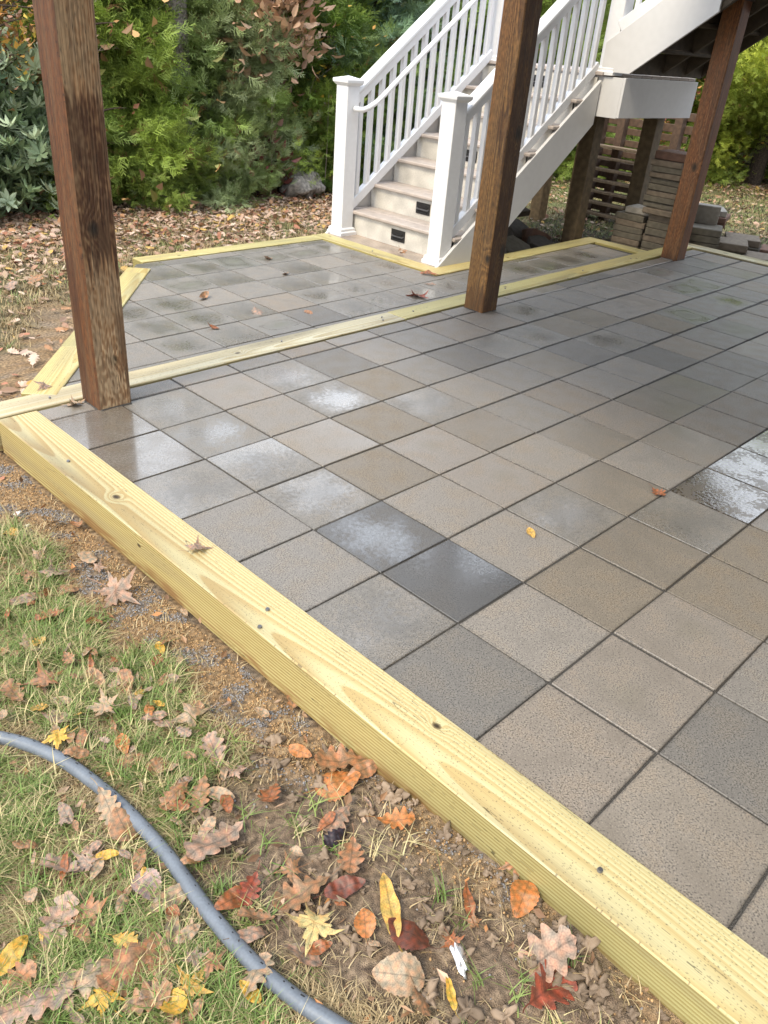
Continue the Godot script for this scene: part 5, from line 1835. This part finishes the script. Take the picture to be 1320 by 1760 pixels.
const LEAVES := [
	["maple", "pinktan", -0.88, 3.18, 0.145, 0, "large pale pink maple leaf on orange sand"],
	["oval", "tan", -0.81, 2.45, 0.099, 0, "pale brown oval leaf on sand near dark grit"],
	["oval", "tan", -0.76, 1.64, 0.060, 0, "small buff leaf on sand below the timber corner"],
	["maple", "brown", -1.41, 2.44, 0.080, 0, "curled orange brown leaf at upper edge of grass"],
	["maple", "greyb", -1.22, 2.56, 0.092, 0, "grey brown crumpled leaf at the edge of sand and grass"],
	["oval", "brown", -1.30, 2.84, 0.118, 0, "long brown leaf lying along the sand edge"],
	["oval", "pinktan", -1.60, 2.80, 0.093, 0, "dull pink brown leaf on upper grass by picture edge"],
	["oak", "rust", -1.55, 3.21, 0.082, 0, "rust brown leaf half sunk in green grass"],
	["maple", "orangeb", -1.96, 4.00, 0.107, 0, "orange brown maple leaf pair in middle grass"],
	["oak", "brown", -2.21, 3.95, 0.093, 0, "narrow brown oak leaf left of orange maple leaf"],
	["oak", "brown", -1.70, 3.87, 0.055, 0, "small curled brown leaf in green grass"],
	["oval", "brown", -1.63, 4.23, 0.074, 0, "brown leaf folded upright in grass"],
	["oval", "orangeb", -1.49, 4.45, 0.101, 0, "long orange brown leaf leaning over grass"],
	["maple", "tan", -1.74, 4.58, 0.085, 0, "pale crumpled maple leaf above the grey hose"],
	["oval", "pinktan", -2.08, 4.41, 0.089, 0, "pale tan oval leaf just above the hose"],
	["oval", "orange", -1.49, 4.84, 0.054, 0, "small bright orange leaf in grass"],
	["oval", "yellow", -1.39, 4.82, 0.037, 0, "tiny yellow leaf beside small orange leaf"],
	["star", "tan", -1.27, 5.10, 0.093, 0, "buff four pointed leaf spread on soil"],
	["oval", "pinktan", -1.47, 5.05, 0.060, 0, "flat brown leaf on bare patch of soil"],
	["oval", "orange", -1.82, 5.01, 0.072, 0, "orange oval leaf to the right of the hose"],
	["maple", "yellow", -2.16, 4.65, 0.070, 0, "yellow leaf touching the hose near its bend"],
	["oval", "brown", -2.13, 4.86, 0.062, 0, "brown leaf lying beneath the hose"],
	["oak", "pinktan", -1.33, 5.53, 0.099, 0, "pinkish oak leaf in thin grass below gravel"],
	["oval", "orangeb", -0.92, 4.14, 0.059, 0, "orange tan leaf at sand edge above yellow one"],
	["oval", "yellow", -1.01, 4.22, 0.055, 0, "yellow curled leaf at the sand edge"],
	["oval", "rust", -1.12, 4.36, 0.061, 0, "rust coloured leaf below yellow curled leaf"],
	["oval", "tan", -0.53, 3.86, 0.039, 0, "small tan leaf scrap on sand by timber"],
	["oak", "brown", -0.48, 5.46, 0.078, 0, "brown leaf leaning against front timber"],
	["oval", "orange", -0.81, 5.94, 0.067, 0, "orange leaf on sand beside dark gravel"],
	["oak", "orangeb", -0.64, 6.26, 0.139, 0, "large orange tan leaf against foot of timber"],
	["round", "orange", -0.82, 6.40, 0.111, 0, "glossy orange leaf below large tan one"],
	["oval", "orangeb", -0.62, 6.45, 0.087, 0, "orange leaf fragment overlapping glossy orange leaf"],
	["oak", "tan", -2.18, 5.43, 0.096, 0, "tan leaf touching left side of hose"],
	["round", "brown", -2.18, 5.64, 0.088, 0, "broad brown leaf partly under the hose"],
	["oak", "pinktan", -2.64, 5.67, 0.092, 0, "pink brown oak leaf in pale grass"],
	["maple", "greyb", -2.50, 5.75, 0.065, 0, "grey brown leaf beside pink oak leaf"],
	["round", "mauve", -2.30, 6.18, 0.078, 0, "flat mauve oval leaf in sunlit grass"],
	["oval", "yellow", -2.38, 5.80, 0.048, 0, "little ochre leaf left of the hose"],
	["oak", "pinktan", -1.79, 6.22, 0.165, 0, "big pinkish tan oak leaf right of the hose"],
	["oval", "tan", -2.25, 6.36, 0.088, 0, "brown oval leaf left of hose with mossy middle"],
	["strip", "tan", -2.34, 6.55, 0.106, 0, "long narrow tan leaf standing out pale"],
	["oval", "brown", -2.50, 6.65, 0.096, 0, "dark tan leaf below long narrow leaf"],
	["oak", "orangeb", -2.63, 6.59, 0.143, 0, "tall orange brown oak leaf in lower grass"],
	["oak", "pinktan", -2.84, 6.04, 0.115, 0, "tan oak leaf in bright lower left grass"],
	["oval", "yellow", -3.12, 6.03, 0.080, 0, "ochre leaf at lower left picture edge"],
	["oak", "tan", -2.83, 6.50, 0.173, 0, "large pale oak leaf with dark midrib"],
	["oak", "pinktan", -3.16, 6.42, 0.138, 0, "big pinkish oak leaf in bottom left corner"],
	["maple", "yellow", -2.85, 6.65, 0.082, 0, "bright yellow maple leaf near bottom edge"],
	["round", "yellow", -2.60, 6.97, 0.061, 0, "round bright yellow leaf at bottom edge"],
	["maple", "ochre", -2.48, 6.96, 0.075, 0, "mustard leaf above round yellow leaf"],
	["maple", "cream", -1.71, 7.16, 0.105, 0, "cream yellow leaf with brown spot right of hose"],
	["oval", "pinktan", -1.89, 7.26, 0.084, 0, "folded pink tan leaf below cream yellow leaf"],
	["oak", "brown", -1.60, 6.92, 0.130, 0, "wide brown oak leaf in middle of soil edge"],
	["oval", "darkred", -1.41, 7.11, 0.087, 0, "dark brown leaf with pale tip on soil edge"],
	["oak", "orangeb", -1.21, 6.96, 0.095, 0, "orange brown oak leaf near dark purple one"],
	["oak", "black", -1.17, 6.75, 0.059, 0, "blackish purple withered leaf"],
	["oak", "pinktan", -1.05, 6.65, 0.089, 0, "pale pink brown leaf above the blackish leaf"],
	["strip", "ochre", -1.30, 7.41, 0.137, 0, "long curled yellow leaf on bare soil"],
	["round", "orange", -1.49, 7.38, 0.058, 0, "small orange leaf under curled yellow leaf"],
	["round", "darkred", -1.35, 7.62, 0.091, 0, "wet dark red leaf on bare soil"],
	["round", "tan", -1.58, 7.76, 0.097, 0, "pale beech leaf with toothed edge on soil"],
	["oak", "pinktan", -0.87, 8.28, 0.184, 0, "very large pale oak leaf on bare soil"],
	["oak", "red", -0.97, 8.41, 0.132, 0, "dark red oak leaf below very large pale leaf"],
	["round", "orange", -0.63, 7.96, 0.080, 0, "orange leaf in hollow beside the timber"],
	["strip", "rust", -0.90, 7.73, 0.079, 0, "folded rust leaf beside a green grass tuft"],
	["maple", "orangeb", -0.46, 7.78, 0.067, 0, "tan leaf among clods at foot of timber"],
	["oval", "pinktan", -0.40, 7.42, 0.066, 0, "buff leaf standing among soil clods"],
	["oak", "orange", -0.78, 6.96, 0.089, 0, "ragged red orange leaf among clods"],
	["strip", "yellow", -1.43, 8.03, 0.062, 0, "thin yellow leaf near silver wrapper"],
	["oak", "brown", -1.60, 7.95, 0.061, 0, "brown leaf at bottom edge below beech leaf"],
	["oval", "rust", -1.97, 6.66, 0.084, 0, "deep red brown leaf touching right side of hose"],
	["oak", "red", -1.84, 6.67, 0.079, 0, "reddish leaf beside the large tan oak leaf"],
	["oak", "brown", -1.93, 6.86, 0.078, 0, "crumpled brown leaf cluster right of hose"],
	["oval", "pinktan", -2.03, 6.93, 0.074, 0, "pale brown leaf tucked against hose"],
	["oval", "brown", -1.98, 6.21, 0.058, 0, "small brown leaf left of large oak leaf"],
	["oak", "orangeb", -1.78, 5.68, 0.086, 0, "orange brown leaves lying above the hose"],
	["oak", "brown", -1.63, 5.78, 0.095, 0, "brown oak leaf above the large tan leaf"],
	["oval", "rust", -1.54, 5.99, 0.061, 0, "dark rust leaf on grass above large tan leaf"],
	["oak", "rust", -1.26, 6.14, 0.085, 0, "curled dark rust leaf among clumps of grass"],
	["oak", "tan", -2.17, 7.17, 0.094, 0, "pale tan leaf right of hose near bottom"],
	["oval", "yellow", -2.25, 7.22, 0.053, 0, "yellow leaf right of hose near bottom"],
	["oval", "pinktan", -1.32, 5.80, 0.047, 0, "little pink tan leaf in sparse grass"],
	["maple", "orangeb", -2.67, 6.09, 0.086, 0, "orange tan maple leaf in bright grass"],
	["oval", "brown", -2.24, 5.98, 0.059, 0, "drab brown leaf in pale grass left of hose"],
	["oak", "orangeb", -3.17, 6.21, 0.084, 0, "curled orange tan leaf at the left edge"],
	["oak", "brown", -2.69, 6.84, 0.094, 0, "shaded brown leaf at bottom near yellow round leaf"],
	["maple", "pinktan", -0.21, 3.62, 0.081, 1, "pinkish maple leaf lying on front timber"],
	["maple", "tan", 0.49, -0.26, 0.093, 1, "tan leaf leaning beside foot of the left post"],
	["maple", "pinktan", 0.40, -0.96, 0.075, 1, "pink brown leaf on the diagonal timber"],
	["curl", "brown", 4.61, -3.44, 0.100, 1, "curled brown leaf with upright stalk on pavers"],
	["curl", "rust", 3.76, -1.93, 0.076, 1, "tightly curled rust leaf near dark paver"],
	["oak", "greyb", 4.98, -2.26, 0.117, 1, "grey brown leaf resting on upper pavers"],
	["oval", "orangeb", 5.77, -1.75, 0.066, 1, "small orange brown leaf by the splashed paver"],
	["oak", "pinktan", 7.58, -5.30, 0.110, 1, "pale leaf on far upper pavers"],
	["oak", "pinktan", 7.09, -4.06, 0.077, 1, "small pinkish leaf beside a water stain"],
	["maple", "red", 8.38, -1.41, 0.203, 1, "red brown maple leaf on pavers beside middle timber"],
	["oval", "greyb", 9.34, -1.91, 0.077, 1, "small grey folded leaf behind red maple leaf"],
	["strip", "rust", 9.88, -2.46, 0.179, 1, "rust leaf against timber at stair foot"],
	["oak", "orangeb", 10.92, -4.31, 0.119, 1, "orange brown leaf on wet slab below stairs"],
	["oval", "ochre", 2.78, 5.51, 0.055, 1, "single small tan leaf on middle of patio"],
	["oak", "rust", 4.80, 5.94, 0.074, 1, "small red brown leaf on joint by the puddle"],
	["oak", "brown", 3.09, -7.32, 0.171, 0, "pinkish brown leaf on dry lawn left of post"],
	["oak", "greyb", 2.53, -7.19, 0.159, 0, "dull pink leaf at left edge of dry lawn"],
	["oval", "tan", 3.53, -8.57, 0.087, 0, "small white leaf on dry lawn"],
	["oval", "rust", 0.52, -1.40, 0.066, 0, "rust leaf on orange sand left of diagonal timber"]
]

func build_leaves() -> void:
	rng.seed = 515
	var flat := leaf_tex(false, 31)
	var star := leaf_tex(true, 32)
	var cols := {
		"pinktan": lin(0.36, 0.25, 0.19), "tan": lin(0.38, 0.28, 0.19), "greyb": lin(0.34, 0.25, 0.20), "brown": lin(0.32, 0.185, 0.10), "rust": lin(0.30, 0.115, 0.045), "orangeb": lin(0.34, 0.18, 0.095), "orange": lin(0.44, 0.18, 0.055),
		"yellow": lin(0.58, 0.37, 0.06), "ochre": lin(0.56, 0.36, 0.09), "cream": lin(0.66, 0.52, 0.24), "mauve": lin(0.40, 0.29, 0.27), "darkred": lin(0.15, 0.045, 0.025), "red": lin(0.28, 0.075, 0.045), "black": lin(0.03, 0.02, 0.03),
	}
	var mats := {}
	for k in cols:
		for pol in 2:
			var m := plain(cols[k], 0.5)
			m.albedo_color = (cols[k] * 1.3).linear_to_srgb()
			m.albedo_texture = star if pol == 1 else flat
			m.backlight_enabled = true
			m.backlight = Color(0.2, 0.2, 0.2)
			mats[k + str(pol)] = m
	var meshes := {}
	for k in ["oak", "round", "strip", "curl", "oval", "maple", "star"]:
		for v in 3:
			meshes[k + str(v)] = leaf_mesh(k, v)
	var place := func(kind: String, col: String, cx: float, cz: float, size: float, on_patio: int, label: String, group: String) -> void:
		var pol := 1 if kind == "maple" or kind == "star" else 0
		var o := put("fallen_leaf", meshes[kind + str(rng.randi() % 3)], mats[col + str(pol)])
		var x := cx * U
		var z := cz * U
		var y := 0.004 if on_patio else ground(x, z) + 0.022 + 0.012 * grassiness(cx, cz)
		if on_patio and label.contains("timber") and not label.contains("pavers"): y = 0.018
		var yaw := rr(0, TAU)
		var b := Basis(Vector3.UP, yaw) * Basis(Vector3(1, 0, 0), rng.randfn(0, 0.22)) * Basis(Vector3(0, 0, 1), rng.randfn(0, 0.2))
		if kind == "strip" and not on_patio: b = Basis(Vector3.UP, 1.0 + rr(-0.3, 0.3)) * Basis(Vector3(1, 0, 0), rr(-0.2, 0.2))
		o.transform = Transform3D(b.scaled(Vector3.ONE * size), Vector3(x, y + 0.02 * size, z) - b * Vector3(0.5, 0, 0) * size)
		tag(o, label, "leaf", group)
	for q in LEAVES:
		place.call(q[0], q[1], q[2], q[3], clampf(q[4], 0.018, 0.15), q[5], q[6], "fallen leaves lying one by one")
	# small leaves scattered between the larger ones
	var kinds := ["oval", "oak", "oval", "round", "oval", "maple", "strip"]
	var names := ["brown", "pinktan", "rust", "orangeb", "brown", "tan", "greyb", "ochre", "tan", "greyb"]
	var said := {"brown": "brown", "pinktan": "pinkish", "rust": "rust", "orangeb": "copper", "tan": "tan", "greyb": "greyish", "ochre": "ochre", "orange": "orange"}
	var shapes := {"oval": "oval", "oak": "lobed", "round": "round", "maple": "pointed", "strip": "narrow"}
	var used := {}
	var count := 0
	var big: Array = []
	for q in LEAVES:
		if q[5] == 0: big.append(q)
	for tries in 4000:
		if count >= 130: break
		var q: Array = big[rng.randi() % big.size()]
		var a := rr(0, TAU)
		var far: float = q[4] / U * 0.5 + rr(0.10, 0.42)
		var cx: float = q[2] + cos(a) * far
		var cz: float = q[3] + sin(a) * far
		if edge_distance(cx, cz) < 0.12 or rng.randf() > grassiness(cx, cz) + 0.15: continue
		var c: String = names[rng.randi() % names.size()]
		var kd: String = kinds[rng.randi() % kinds.size()]
		var key: String = c + kd + q[6]
		if used.has(key) or off_hose(cx * U, cz * U) < 0.05: continue
		used[key] = true
		var label: String = "small %s %s scrap by the %s" % [said[c], shapes[kd], " ".join((q[6] as String).split(" ").slice(0, 9))]
		place.call(kd, c, cx, cz, rr(0.024, 0.066), 0, label, "small leaf scraps in the near lawn")
		count += 1
